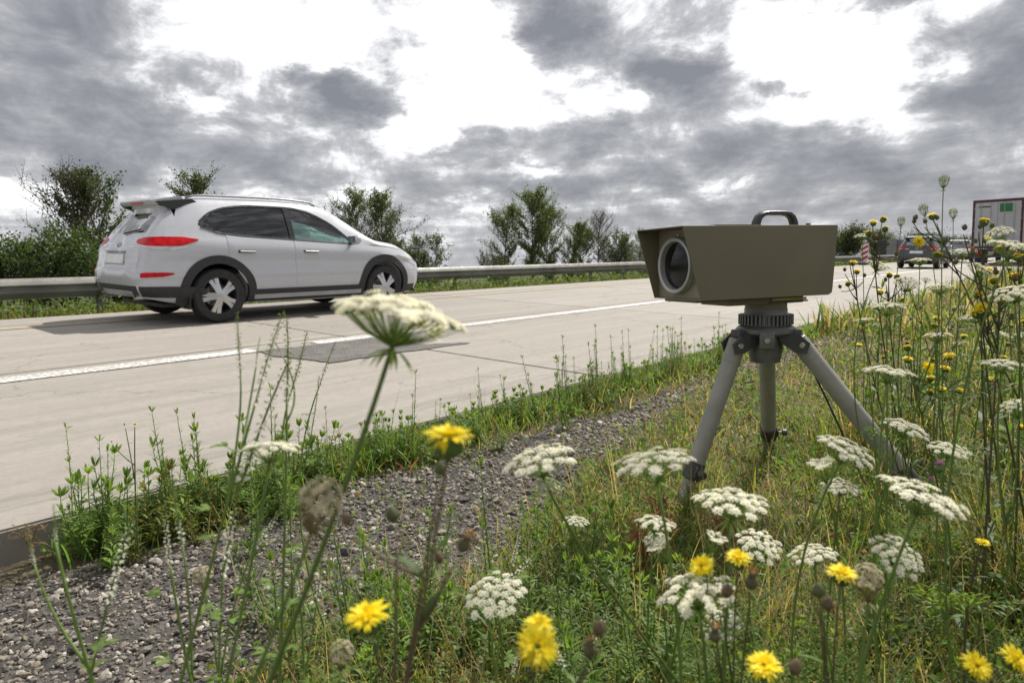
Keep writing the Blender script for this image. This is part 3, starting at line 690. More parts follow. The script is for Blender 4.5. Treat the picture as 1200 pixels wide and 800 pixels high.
        side('window_rear', np.linspace(-1.515, -.27, 18), lambda y: glo(y), lambda y: np.maximum(ghi(y), glo(y) + .012), 'glassrear', s, 5, off=-.012, thick=.004)
        side('pillar_trim', np.linspace(-.275, -.195, 3), lambda y: glo(y) - .004, lambda y: ghi(y) + .006, 'gloss_black', s, 4, off=.003, thick=.05)
        side('belt_trim', np.linspace(-1.50, .80, 24), lambda y: glo(y) - .022, lambda y: glo(y) - .002, 'blackplastic', s, 2, off=.006, thick=.012)
        side('window_frame', np.linspace(-1.50, .72, 30), lambda y: ghi(y) + .002, lambda y: ghi(y) + .024, 'gloss_black', s, 2, off=.004, thick=.012)
        # lower cladding
        side('sill_cladding', np.linspace(-.90, .92, 12), lambda y: c_zb(y) + .015, C_(.405), 'blackplastic', s, 4, off=.012, thick=.02)
        side('sill_strip', np.linspace(-.86, .88, 10), C_(.275), C_(.335), 'silverplastic', s, 3, off=.020, thick=.012)
        for ya, nm in ((-RA, 'rear_arch'), (RA, 'front_arch')):
            U = [[(ya + r * math.cos(a), max(WR + .01 + r * math.sin(a), .235)) for r in (.398, .425, .47, .502)] for a in np.radians(np.linspace(-16, 196, 30))]
            patch('arch_cladding', U, 'blackplastic', lambda y, z: (sx(y, z, s), y, z), off=.014, thick=.05, sgn=s)
        side('bumper_cladding', np.linspace(-1.86, -1.76, 4), C_(.255), C_(.44), 'blackplastic', s, 4, off=.011, thick=.02)
        side('bumper_cladding', np.linspace(1.80, 2.05, 6), C_(.25), C_(.37), 'blackplastic', s, 4, off=.011, thick=.02)
        # rear lamp wraps round the corner onto the flank
        def corner(name, a0, a1, lo, hi, material, n=16, nz=5, **kw):
            def fn(a, z):
                dv = Vector((s * math.sin(a), -math.cos(a), 0)); h = bvh.ray_cast(Vector((s * .42, -1.50, z)) + dv * 3, -dv); p = h[0] if h[0] else Vector((s * .8, -2, z)); return (*p, *dv)
            U = [[(a, lo(t) + (hi(t) - lo(t)) * k) for k in np.linspace(0, 1, nz)] for t in np.linspace(0, 1, n) for a in [math.radians(a0 + (a1 - a0) * t)]]
            return patch(name, U, material, fn, **kw)
        it = lambda *k: (lambda t: float(np.interp(t, [0, .15, .4, .7, 1], k)))
        tl = corner('tail_lamp', 4, 82, it(1.015, .985, .968, .975, 1.045), it(1.05, 1.075, 1.085, 1.085, 1.058), 'taillight', 22, off=.010, thick=.03)
        corner('lamp_lens', 14, 66, it(.98, .955, .925, .92, .95), it(.99, .985, .970, .967, .978), 'lampclear', 14, 3, off=.009, thick=.03, parent=tl)
        corner('reflector', 24, 50, it(.595, .595, .60, .605, .63), it(.645, .655, .655, .655, .645), 'taillight', 10, 3, off=.009, thick=.02)
        corner('bumper_corner', 20, 90, it(.36, .35, .34, .31, .26), it(.485, .485, .48, .47, .44), 'blackplastic', 14, 4, off=.013, thick=.03)
        side('headlamp', np.linspace(1.62, 2.06, 10), lambda y: np.interp(y, [1.62, 2.06], [.845, .66]), lambda y: np.interp(y, [1.62, 1.8, 2.06], [.855, .835, .745]), 'lampclear', s, 4, off=.006, thick=.02)
        # mirror on a short arm
        mr = bmesh.new(); bmesh.ops.create_uvsphere(mr, u_segments=16, v_segments=10, radius=1); bmesh.ops.transform(mr, matrix=Matrix.Translation((s * 1.0, .72, 1.075)) @ Matrix.Diagonal((.115, .075, .075, 1)), verts=mr.verts)
        mo = bm_obj('mirror', mr, 'paintwhite', root, 60); rod('mirror_arm', (s * .84, .74, 1.03), (s * .95, .73, 1.05), .026, 'blackplastic', mo)
        box('mirror_glass', (s * 1.0, .650, 1.075), (.17, .006, .10), 'chrome', mo)
        g = Geo(); ys = np.linspace(-1.55, .32, 20); zr = np.array([float(c_zt(y)) for y in ys]); rr = np.array([float(c_we(y)) * .93 for y in ys])
        lift = np.where((ys < -1.5) | (ys > .27), 0.0, .028); g.tube(np.stack([s * rr, ys, zr - .035 + lift], -1), .014, 8); g.build('roof_rail', 'silverplastic', root, True)
    # rear: plate, handle, badge, wiper, lower bumper, skid plate, exhaust
    def rear(name, x0, x1, z0, z1, material, nx=7, nz=4, **kw):
        return patch(name, [[(x, z) for z in np.linspace(z0, z1, nz)] for x in np.linspace(x0, x1, nx)], material, lambda x, z: (x, sy(x, z), z), axis=1, sgn=-1, **kw)
    gate = rear('tailgate', -.62, .62, .70, 1.08, 'paintwhite', 13, 7, off=.004, thick=.01)
    rear('plate_recess', -.30, .30, .735, .90, 'silverplastic', 9, 4, off=.006, thick=.012)
    rear('number_plate', -.26, .26, .755, .865, 'plate', 9, 3, off=.012, thick=.010)
    rear('grip_bar', -.30, .30, .885, .905, 'gloss_black', 7, 2, off=.014, thick=.012)
    for x, z, w, h_ in ((-.42, .955, .16, .018), (.44, .955, .14, .018)): rear('lettering', x - w / 2, x + w / 2, z, z + h_, 'chrome', 5, 2, off=.010, thick=.008)
    g = Geo(); t = np.linspace(0, 2 * np.pi, 21); g.tube(np.stack([.055 * np.cos(t), np.array([sy(.055 * math.cos(a), .985 + .03 * math.sin(a)) - .012 for a in t]), .985 + .03 * np.sin(t)], -1), .006, 6)
    g.tube([[-.022, sy(0, .985) - .014, .962], [-.012, sy(0, .985) - .015, 1.008]], .005, 5); g.tube([[.012, sy(0, .985) - .014, .962], [.022, sy(0, .985) - .015, 1.008]], .005, 5); g.tube([[-.018, sy(0, .985) - .014, .983], [.018, sy(0, .985) - .014, .988]], .004, 5)
    g.build('badge', 'chrome', root, True)
    patch('rear_window', [[(x * (1 - .35 * (z - 1.10)), z) for z in np.linspace(1.125, 1.445, 6)] for x in np.linspace(-.53, .53, 11)], 'glassback', lambda x, z: (x, sy(x, z), z), off=-.004, thick=.004, axis=1, sgn=-1)
    rear('rear_bumper', -.60, .60, .37, .485, 'blackplastic', 13, 4, off=.012, thick=.03); rear('skid_plate', -.46, .46, .345, .42, 'silverplastic', 11, 4, off=.022, thick=.02)
    for s in (-1, 1): rod('exhaust', (s * .47, -2.21, .335), (s * .47, -1.95, .335), .032, 'chrome', root)
    # spoiler with dark lower face and the high brake lamp
    sp = prism_bm([(-1.93, 1.532), (-1.60, 1.596), (-1.56, 1.545), (-1.88, 1.478), (-1.925, 1.508)], 'x', -.53, .53); sp = bm_obj('spoiler', sp, 'paintwhite', root)
    for s in (-1, 1):
        q = prism_bm([(-1.91, 1.515), (-1.50, 1.565), (-1.42, 1.52), (-1.74, 1.42), (-1.86, 1.46)], 'x', s * .515, s * .60); bm_obj('spoiler_fin', q, 'gloss_black', root)
    box('brake_lamp', (0, -1.917, 1.505), (.36, .03, .020), 'taillight', sp)
    rod('wiper', (0, sy(0, 1.12) - .02, 1.12), (.38, sy(.38, 1.17) - .02, 1.17), .010, 'blackplastic', root, 8)
    # front face, barely seen from here
    def front(name, x0, x1, z0, z1, material, nx=9, nz=4, **kw):
        return patch(name, [[(x, z) for z in np.linspace(z0, z1, nz)] for x in np.linspace(x0, x1, nx)], material, lambda x, z: (x, sy(x, z, False), z), axis=1, sgn=1, **kw)
    front('grille', -.40, .40, .46, .63, 'gloss_black', off=.006, thick=.02); front('front_plate', -.26, .26, .40, .50, 'plate', off=.016, thick=.012); front('bumper_lip', -.6, .6, .29, .37, 'blackplastic', off=.01, thick=.02)
    def wsp(x, z):
        h = bvh.ray_cast(Vector((x, 3, z)), Vector((0, -1, 0))); return (x, h[0].y if h[0] else .9, z)
    patch('windscreen', [[(x * (1 - .45 * (z - 1.13)), z) for z in np.linspace(1.125, 1.535, 7)] for x in np.linspace(-.63, .63, 11)], 'glassfront', wsp, off=-.006, thick=.004, axis=1)
    # cabin
    box('floor_tray', (0, -.35, .64), (1.5, 2.5, .06), 'seatcloth', root, bevel=.01); box('dashboard', (0, .82, .93), (1.4, .40, .22), 'blackplastic', root, bevel=.05)
    for y, xs in ((-.12, (-.37, .37)), (-1.0, (-.40, .40))):
        for x in xs:
            st = box('seat', (x, y + .18, .78), (.48, .50, .18), 'seatcloth', root, bevel=.05); R = Matrix.Rotation(math.radians(-14), 3, 'X')
            box('seat_back', (x, y - .10, 1.06), (.46, .13, .56), 'seatcloth', st, R.inverted() if False else Matrix.Rotation(math.radians(14), 3, 'X'), .05)
            box('headrest', (x, y - .19, 1.405), (.25, .10, .16), 'seatcloth', st, Matrix.Rotation(math.radians(10), 3, 'X'), .04)
    g = Geo(); t = np.linspace(0, 2 * np.pi, 25); g.tube(np.stack([-.37 + .18 * np.cos(t), .52 - .06 * np.sin(t), 1.03 + .17 * np.sin(t)], -1), .014, 6); g.build('steering_wheel', 'blackplastic', root, True)
    # underbody so the light does not pass under the shell
    box('underbody', (0, 0, .235), (1.25, 3.9, .05), 'blackplastic', root, bevel=.01)
    for ya in (-RA, RA): rod('axle', (-.7, ya, WR), (.7, ya, WR), .04, 'blackplastic', root)
    # wheels: tyre, rim with five twin spokes, hub
    wheel_src = None
    for ya in (-RA, RA):
        for s in (1, -1):
            if wheel_src is None:
                w = link('wheel', None, root); wheel_src = w
                lathe('tyre', [(.245, -.10), (.285, -.112), (.325, -.105), (.342, -.08), (.345, -.03), (.345, .03), (.342, .08), (.325, .105), (.285, .112), (.245, .10), (.235, .06), (.235, -.06), (.245, -.10)], 'tyre', w, Matrix.Rotation(math.pi / 2, 4, 'Y'), 48, 40)
                rim = lathe('rim', [(.237, -.09), (.250, .104), (.242, .108), (.228, .095), (.215, .03), (.212, -.05), (.10, -.04), (0, -.04)], 'alloydark', w, Matrix.Rotation(math.pi / 2, 4, 'Y'), 48, 40)
                for i in range(5):
                    a0 = math.radians(72 * i + 18); b = bmesh.new()
                    for da in (-1, 1):
                        outl = [(.035, da * .015 - .024), (.14, da * .024 - .024), (.236, da * .040 - .030), (.236, da * .040 + .030), (.14, da * .024 + .024), (.035, da * .015 + .024)]
                        lo_ = [b.verts.new((.055 + (.03 if k in (0, 5) else .012 if k in (1, 4) else -.005), r * math.cos(a0) - tt * math.sin(a0), r * math.sin(a0) + tt * math.cos(a0))) for k, (r, tt) in enumerate(outl)]
                        hi_ = [b.verts.new((v.co.x + .036, v.co.y, v.co.z)) for v in lo_]
                        b.faces.new(hi_); b.faces.new(lo_[::-1])
                        for k in range(6): b.faces.new((lo_[k], lo_[(k + 1) % 6], hi_[(k + 1) % 6], hi_[k]))
                    bm_obj('spoke', b, 'alloy', rim, 30)
                lathe('hub_cap', [(.062, .05), (.060, .118), (.045, .124), (0, .126)], 'alloy', rim, Matrix.Rotation(math.pi / 2, 4, 'Y'), 24)
                lathe('brake_disc', [(.15, -.02), (.15, .0), (0, .0)], 'boltsteel', rim, Matrix.Rotation(math.pi / 2, 4, 'Y'), 32)
            else: w = copy_tree(wheel_src, root)
            w.location = (s * .80, ya, WR); w.rotation_euler = (random.uniform(0, 6.28) if wheel_src is not w else 0.35, 0, 0 if s > 0 else math.pi)
    for s in (-1, 1): box('mud_flap', (s * .80, -RA - .385, .27), (.20, .012, .16), 'blackplastic', root)
    return root
car = build_car()
CAR_X, CAR_Y = -9.46, 5.56
car.location = (CAR_X, CAR_Y, float(road_z(CAR_X)) + .006); car.rotation_euler = (0, math.atan(SLOPE), 0)

# ------------------------------------------------------------------ speed camera housing on its tripod
GZ = -0.10
HUB = np.array([-1.008, 2.737, .583])
def build_tripod():
    root = thing('tripod', 'grey heavy-duty survey tripod with three splayed legs standing in the verge', 'tripod', (HUB[0], HUB[1], GZ))
    o = Vector((HUB[0], HUB[1], GZ)); L = lambda p: Vector(p) - o
    hub = L(HUB)
    zt = .745 - GZ                                             # underside of the mounting plate, local
    c = Vector((hub.x, hub.y, 0))
    M = Matrix.Translation(c)
    lathe('column', [(0, .585), (.058, .585), (.066, .63), (.066, .70), (.0, .70)], 'hubmetal', root, M, 32)
    hd = lathe('head_ring', [(0, .695), (.098, .695), (.112, .705), (.112, .722), (.104, .730), (.092, .734), (.086, .776), (.082, .784), (.082, .800), (0, .800)], 'hubmetal', root, M, 48)
    lathe('neck', [(0, .800), (.080, .800), (.080, .852), (0, .852)], 'housing', root, M, 36)
    # fluted collar: one rib after the other
    rb = bmesh.new(); box_bm(rb, (.0965, 0, .757), (.017, .0066, .040), bevel=.0012); src = None
    for i in range(40):
        if src is None: src = r = bm_obj('rib', rb, 'hubmetal', hd)
        else: r = link('rib', src.data, hd)
        r.matrix_local = Matrix.Translation(c) @ Matrix.Rotation(2 * math.pi * i / 40, 4, 'Z')
    feet = [L((-1.235, 2.43, GZ)), L((-.375, 2.895, GZ)), L((-1.23, 3.42, GZ))]
    for i, ft in enumerate(feet):
        d = (ft - c); d.z = 0; d.normalize(); t = Vector((-d.y, d.x, 0))
        top = c + d * .125 + Vector((0, 0, .668)); foot = Vector((ft.x, ft.y, -.02)); ax = (foot - top).normalized(); Lg = (foot - top).length
        R = Matrix((t, ax.cross(t) * -1, -ax)).transposed()
        # hinge bracket on the hub: two cheeks and a pin
        br = box('hinge_block', c + d * .096 + Vector((0, 0, .694)), (.080, .068, .050), 'hubdark', root, Matrix((d, t, Vector((0, 0, 1)))).transposed(), .006)
        for s in (-1, 1):
            q = prism_bm([(.05, .715), (.125, .705), (.170, .668), (.158, .628), (.120, .630), (.06, .668)], 'y', s * .037, s * .050); bmesh.ops.transform(q, matrix=Matrix.Translation(c) @ Matrix((d, t, Vector((0, 0, 1)))).transposed().to_4x4(), verts=q.verts)
            bm_obj('hinge_cheek', q, 'hubdark', br)
        pin = c + d * .140 + Vector((0, 0, .660)); rod('hinge_pin', pin - t * .056, pin + t * .056, .012, 'boltsteel', br, 14, bev=.003)
        bp = c + d * .03 + Vector((0, 0, .678))
        # a clamp block with its bolt between the hinges
        m2 = Matrix.Rotation(math.radians(60), 3, 'Z') @ d; t2 = Vector((-m2.y, m2.x, 0))
        cb = box('clamp_block', c + m2 * .100 + Vector((0, 0, .684)), (.044, .056, .066), 'hubmetal', root, Matrix((m2, t2, Vector((0, 0, 1)))).transposed(), .004)
        rod('clamp_bolt', c + m2 * .120 + Vector((0, 0, .684)), c + m2 * .130 + Vector((0, 0, .684)), .011, 'boltsteel', cb, 6)
        leg = rod('leg', top, top + ax * Lg * .70, .0345, 'legpaint', root, 28, bev=.003)
        rod('top_ferrule', top - ax * .012, top + ax * .085, .0358, 'legpaint', leg, 28, bev=.003)
        for s in (-1, 1): rod('ferrule_screw', top + ax * .03 + t * s * .034, top + ax * .03 + t * s * .0385, .007, 'hubdark', leg, 10)
        a0, a1 = top + ax * Lg * .685, top + ax * Lg * .785
        cl = rod('leg_clamp', a0, a1, .0385, 'hubdark', root, 28, bev=.005)
        side = (ax.cross(Vector((0, 0, 1)))).normalized() if i != 0 else t
        kb = (a0 + a1) / 2 + side * .036; kn = rod('clamp_screw', kb, kb + side * .03, .006, 'boltsteel', cl, 10); rod('clamp_knob', kb + side * .024, kb + side * .048, .017, 'hubdark', cl, 8, bev=.004)
        box('clamp_band', (a0 + a1) / 2 + side * .036, (.02, .03, .05), 'hubdark', cl, R, .004)
        rod('lower_leg', a1 - ax * .05, top + ax * Lg * .97, .0285, 'legpaint', root, 24)
        sh = rod('foot', top + ax * Lg * .93, top + ax * (Lg * 1.0 + .03), .034, 'hubdark', root, 20, r2=.012, bev=.003)
        box('foot_step', top + ax * Lg * .94 + d * .045, (.05, .04, .012), 'hubdark', sh, None, .003)
    # cable hanging from the plate down behind the right-hand leg
    g = Geo(); p0 = c + Vector((.05, -.05, .80)); pts = [np.array(p0) + np.array([.28 * t, .22 * t + .05 * t * t, -.72 * t ** 1.25]) for t in np.linspace(0, 1, 16)]; g.tube(pts, .0042, 6); g.build('cable', 'hubdark', root, True)
    return root
build_tripod()

def build_housing():
    t = math.radians(28); a = Vector((math.sin(t), math.cos(t), 0)); n = Vector((math.cos(t), -math.sin(t), 0))
    # local frame: +X towards the meadow side, +Y towards the back of the box, Z up
    root = thing('speed_camera', 'olive metal speed camera housing with hooded round lens on the tripod', 'speed camera', (HUB[0], HUB[1], .752), (0, 0, -t))
    W, y0t, y0b, y1t, y1b, z0, z1 = .15, -.505, -.425, .212, .192, .0, .268
    yf = -.405                                                  # recessed front panel
    th = .004
    # outer shell as bent sheet: sides, roof, floor, back, all with real thickness
    def sheet(name, poly, axis, p, q, material='housing', parent=root):
        b = prism_bm(poly, axis, p, q); return bm_obj(name, b, material, parent)
    r_ = .02
    prof = [(y0t, z1), (y0b, z0 + .001), (y1b - r_, z0), (y1b - .003, z0 + .008), (y1b, z0 + r_), (y1t, z1)]
    for s in (-1, 1):
        b = prism_bm(prof, 'x', s * (W - th), s * W); bmesh.ops.bevel(b, geom=b.edges[:], offset=.0012, segments=1, affect='EDGES'); bm_obj('side_panel', b, 'housing', root)
    b = prism_bm([(-W + th + .0003, y0t), (W - th - .0003, y0t), (W - th - .0003, y1t - .0005), (-W + th + .0003, y1t - .0005)], 'z', z1 - th, z1 - .0008); bm_obj('roof_panel', b, 'housing', root)
    b = prism_bm([(-W + th + .0003, y0b + .002), (W - th - .0003, y0b + .002), (W - th - .0003, y1b - r_), (-W + th + .0003, y1b - r_)], 'z', z0 + .0015, z0 + th + .001); bm_obj('floor_panel', b, 'housing_in', root)
    bk = prism_bm([(y1b - r_, z0 + .0015), (y1b - .004, z0 + .010), (y1b - .001, z0 + r_ + .001), (y1t - .001, z1 - th - .0005), (y1t - .005, z1 - th - .0005), (y1b - .006, z0 + r_ + .004), (y1b - r_ - .001, z0 + .006)], 'x', -W + th + .0003, W - th - .0003); bm_obj('back_panel', bk, 'housing', root)
    # front panel with a round opening for the lens
    lc = Vector((-.012, yf, .128)); rl = .098
    bm = bmesh.new(); nseg = 48; ring = [(lc.x + rl * math.cos(2 * math.pi * i / nseg), lc.z + rl * math.sin(2 * math.pi * i / nseg)) for i in range(nseg)]
    w_ = W - th - .0005
    rect = []
    for i in range(nseg):
        an = 2 * math.pi * i / nseg; cx, sz = math.cos(an), math.sin(an)
        k = min((w_ - lc.x if cx > 0 else w_ + lc.x) / abs(cx) if abs(cx) > 1e-6 else 9, ((z1 - th - .001 - lc.z) if sz > 0 else (lc.z - .006)) / abs(sz) if abs(sz) > 1e-6 else 9); rect.append((lc.x + cx * k, lc.z + sz * k))
    for cz in ((w_, z1 - th - .001), (-w_, z1 - th - .001), (-w_, .006), (w_, .006)):
        j = min(range(nseg), key=lambda q: (rect[q][0] - cz[0]) ** 2 + (rect[q][1] - cz[1]) ** 2); rect[j] = cz
    A = [bm.verts.new((x, yf, z)) for x, z in ring]; B = [bm.verts.new((x, yf, z)) for x, z in rect]; A2 = [bm.verts.new((x, yf + .03, z)) for x, z in ring]
    for i in range(nseg): bm.faces.new((A[i], A[(i + 1) % nseg], B[(i + 1) % nseg], B[i])); bm.faces.new((A[i], A2[i], A2[(i + 1) % nseg], A[(i + 1) % nseg]))
    bm_obj('front_panel', bm, 'housing_in', root)
    ML = Matrix.Translation(lc) @ Matrix.Rotation(math.pi / 2, 4, 'X')      # lens axis: local Z -> -Y
    rim = lathe('lens_ring', [(.088, -.02), (.088, .010), (.091, .024), (.098, .028), (.104, .026), (.107, .016), (.107, -.004), (.098, -.006)], 'lensring', root, ML, 56)
    lathe('lens_glass', [(.0895, .004), (.07, .0075), (.04, .010), (0, .011)], 'lensglass', rim, ML, 48, 60)
    for i in range(6):
        an = math.radians(30 + 60 * i); p = lc + Vector((.1145 * math.cos(an), -.002, .1145 * math.sin(an)))
        if abs(p.x) < w_ - .012 and .015 < p.z < z1 - .015: rod('screw', p + Vector((0, .002, 0)), p - Vector((0, .003, 0)), .0042, 'boltsteel', root, 10)
    # carrying handle on the roof: flattened arch
    hy0, hy1, hh = -.055, .135, .060
    g = Geo(); path = [(hy0, 0), (hy0 + .001, .018), (hy0 + .012, .040), (hy0 + .030, .052), (hy0 + .055, .056), (hy1 - .055, .056), (hy1 - .030, .052), (hy1 - .012, .040), (hy1 - .001, .018), (hy1, 0)]
    b = bmesh.new(); rings = []
    pa = np.array(path); tg = norm(np.gradient(pa, axis=0))
    for (y, z), (ty, tz) in zip(path, tg):
        wd = .015 + .004 * (z / .06); hk = .0085 + .007 * (1 - z / .058)
        ring = []
        for x_, r2 in ((-1, -.6), (-.7, -1), (.7, -1), (1, -.6), (1, .6), (.7, 1), (-.7, 1), (-1, .6)): ring.append(b.verts.new((x_ * wd, y - tz * r2 * hk, z1 + z * 1.0 + ty * r2 * hk)))
        rings.append(ring)
    for P_, Q_ in zip(rings, rings[1:]):
        for i in range(8): b.faces.new((P_[i], P_[(i + 1) % 8], Q_[(i + 1) % 8], Q_[i]))
    b.faces.new(rings[0]); b.faces.new(rings[-1][::-1]); bm_obj('carrying_handle', b, 'handle', root, 50)
    for y in (hy0 - .0, hy1): box('handle_foot', (0, y, z1 + .003), (.05, .034, .008), 'handle', root, None, .002)
    box('sight_stud', (.02, .19, z1 + .007), (.006, .02, .014), 'hubdark', root); box('seam_cover', (0, -.26, z1 + .0015), (.296, .20, .003), 'housing', root)
    # mounting plate with brass slide rail
    pl = box('mounting_plate', (0, -.07, -.016), (.17, .36, .026), 'housing', root, None, .003); box('slide_rail', (.088, .035, -.013), (.006, .17, .010), 'brass', pl); box('slide_groove', (.0865, .035, -.0225), (.005, .19, .006), 'hubdark', pl)
    box('front_lip', (0, -.355, -.005), (.20, .11, .009), 'housing', root, None, .002)
    return root
build_housing()

# ------------------------------------------------------------------ traffic far down the road
mat('trailergrey', (0.42, 0.43, 0.45), (0.36, 0.37, 0.39), .8, .45); mat('trailerred', (0.075, 0.012, 0.016), (0.05, 0.010, 0.014), 2, .4); mat('trailerside', (0.30, 0.31, 0.33), (0.25, 0.26, 0.28), .6, .6)
mat('greenpanel', (0.02, 0.16, 0.05), (0.015, 0.12, 0.04), 3, .4); mat('paintblack', (0.018, 0.018, 0.022), (0.025, 0.025, 0.03), 2, .25, 0, .9); mat('paintsilver', (0.30, 0.31, 0.33), (0.26, 0.27, 0.29), 2, .3, .4, .9)
mat('truckdark', (0.07, 0.075, 0.085), (0.05, 0.055, 0.06), 1.2, .6); mat('truckpanel', (0.30, 0.31, 0.32), (0.24, 0.25, 0.26), 1, .6)
mat('signwhite', (0.75, 0.75, 0.73), (0.66, 0.66, 0.64), 5, .4); mat('signred', (0.50, 0.02, 0.02), (0.42, 0.015, 0.015), 5, .4)
def build_trailer():
    x0, x1, y0, zb = -6.12, -3.58, 51.0, float(road_z(-4.85)); xc = (x0 + x1) / 2; w = x1 - x0
    root = thing('truck', 'semitrailer truck seen from behind with grey doors and dark red frame', 'truck', (xc, y0, zb))
    B = lambda nm, c, s, m, p=root, bev=0.0: box(nm, c, s, m, p, None, bev)
    H0, H1 = 1.05, 3.98
    B('cargo_body', (0, 6.9, (H0 + H1) / 2), (w - .04, 13.5, H1 - H0 - .04), 'trailerside')
    fr = B('frame_post', (-w / 2 + .06, .06, (H0 + H1) / 2), (.12, .14, H1 - H0), 'trailerred'); B('frame_post', (w / 2 - .06, .06, (H0 + H1) / 2), (.12, .14, H1 - H0), 'trailerred')
    B('frame_head', (0, .06, H1 - .08), (w - .242, .135, .16), 'trailerred'); B('frame_sill', (0, .06, H0 + .06), (w - .242, .135, .12), 'trailerred')
    for s in (-1, 1):
        d = B('door', (s * (w / 4 - .06), .03, (H0 + H1) / 2 - .01), (w / 2 - .135, .05, H1 - H0 - .30), 'trailergrey')
        for q in (.28, .72): rod('lock_rod', (s * (w / 2 - .135) * q + s * .02, -.02, H0 + .15), (s * (w / 2 - .135) * q + s * .02, -.02, H1 - .2), .018, 'boltsteel', d, 8)
        for z in np.linspace(H0 + .4, H1 - .5, 4): box('hinge', (s * (w / 2 - .14), -.01, z), (.10, .03, .06), 'boltsteel', d)
    B('text_strip', (-w * .26, -.012, H1 - .42), (.62, .008, .07), 'blackplastic'); B('green_panel', (w * .16, -.012, H1 - .52), (.62, .008, .50), 'greenpanel')
    B('underrun_bar', (0, .2, .55), (w - .1, .12, .14), 'truckdark'); B('chassis', (0, 6.5, .92), (1.0, 12.8, .22), 'truckdark')
    for s in (-1, 1):
        B('rear_lamp', (s * (w / 2 - .3), .1, .74), (.44, .08, .14), 'taillight')
        for y in (2.2, 3.5, 4.8): lathe('wheel', [(0, -.16), (.30, -.16), (.48, -.15), (.51, -.1), (.51, .1), (.48, .15), (.30, .16), (.24, .08), (0, .06)], 'tyre', root, Matrix.Translation((s * (w / 2 - .2), y, .51)) @ Matrix.Rotation(s * math.pi / 2, 4, 'Y'), 24)
        B('mud_flap', (s * (w / 2 - .28), 1.4, .55), (.45, .02, .6), 'blackplastic'); lathe('wheel', [(0, -.16), (.30, -.16), (.48, -.15), (.51, 0), (.48, .15), (0, .1)], 'tyre', root, Matrix.Translation((s * (w / 2 - .2), 13.2, .51)) @ Matrix.Rotation(s * math.pi / 2, 4, 'Y'), 24)
    B('cab', (0, 15.0, 2.25), (w - .1, 2.2, 2.9), 'truckdark', bev=.12)
build_trailer()
def build_box_truck():
    y0, xc = 96.0, -20.4; zb = float(gz(xc, y0)) - .05
    root = thing('truck', 'small dark grey box truck beyond the far guardrail', 'truck', (xc, y0, zb))
    B = lambda nm, c, s, m, bev=0.0: box(nm, c, s, m, root, None, bev)
    B('cargo_body', (0, 3.3, 2.05), (2.4, 6.2, 2.3), 'truckdark', .03); B('rear_door', (.55, .18, 2.05), (1.1, .05, 2.1), 'truckpanel'); B('rear_door', (-.56, .18, 2.05), (1.1, .05, 2.1), 'truckdark'); B('cab', (0, 7.4, 1.6), (2.1, 1.7, 1.9), 'truckpanel', .15); B('chassis', (0, 4, .75), (.9, 7.6, .2), 'blackplastic')
    for s in (-1, 1):
        for y in (1.6, 7.3): lathe('wheel', [(0, -.13), (.30, -.13), (.44, -.1), (.44, .1), (.30, .13), (0, .1)], 'tyre', root, Matrix.Translation((s * 1.02, y, .44)) @ Matrix.Rotation(s * math.pi / 2, 4, 'Y'), 20)
build_box_truck()
def far_car(label, x, y, paint):
    c = copy_tree(car); c.name = 'car'; c['label'] = label; c['category'] = 'car'
    stack = list(c.children)
    while stack:
        o = stack.pop(); stack += list(o.children)
        if o.data and o.data.materials and o.data.materials[0] is MATS['paintwhite']:
            o.material_slots[0].link = 'OBJECT'; o.material_slots[0].material = MATS[paint]
    c.location = (x, y, float(road_z(x)) + .006); return c
far_car('dark SUV far down the road behind the yellow flowers', -6.95, 41.0, 'paintblack')
far_car('silver grey car far down the road next to the semitrailer', -7.8, 60.0, 'paintsilver')
def build_beacon():
    x, y = -10.6, 44.5; zb = float(road_z(x)); root = thing('warning_beacon', 'red and white striped warning beacon standing at the far road edge', 'beacon', (x, y, zb), (0, 0, math.radians(-12)))
    box('base_plate', (0, 0, .06), (.40, .80, .11), 'blackplastic', root, None, .03); box('panel', (0, 0, .68), (.42, .045, 1.16), 'signwhite', root, None, .015)
    for i in range(4):
        zc = .22 + i * .30; q = prism_bm([(-.205, zc), (.205, zc + .20), (.205, min(zc + .35, 1.245)), (-.205, min(zc + .15, 1.245))], 'y', -.026, .026); bm_obj('red_stripe', q, 'signred', root)
    lathe('lamp', [(0, 1.26), (.09, 1.26), (.10, 1.30), (.10, 1.40), (.07, 1.44), (0, 1.45)], 'lampclear', root, Matrix(), 16)
build_beacon()

# ------------------------------------------------------------------ wild flowers, herbs and grass on the verge
FWH = norm(np.array([FW[0], FW[1], 0])); RTH = norm(np.array([RT[0], RT[1], 0]))
def at(px, py, d): return CAM + (FW + RT * (px - 600) / 800 + UP * (400 - py) / 800) * d     # survey point: bearing in photo pixels, distance in metres
def axis_of(a, b, c): return norm(RTH * a + np.array([0, 0, b]) - FWH * c)
def quat_to(axis): return Vector(axis).to_track_quat('Z', 'Y')
GREEN, DGREEN, OLIVE, STRAW, BROWN = (np.array(c) for c in ((.150, .235, .050), (.078, .135, .033), (.18, .19, .07), (.50, .41, .22), (.13, .075, .045)))
WHITE, CREAM, YEL = np.array([.80, .775, .63]), np.array([.66, .60, .42]), np.array([.92, .76, .018])

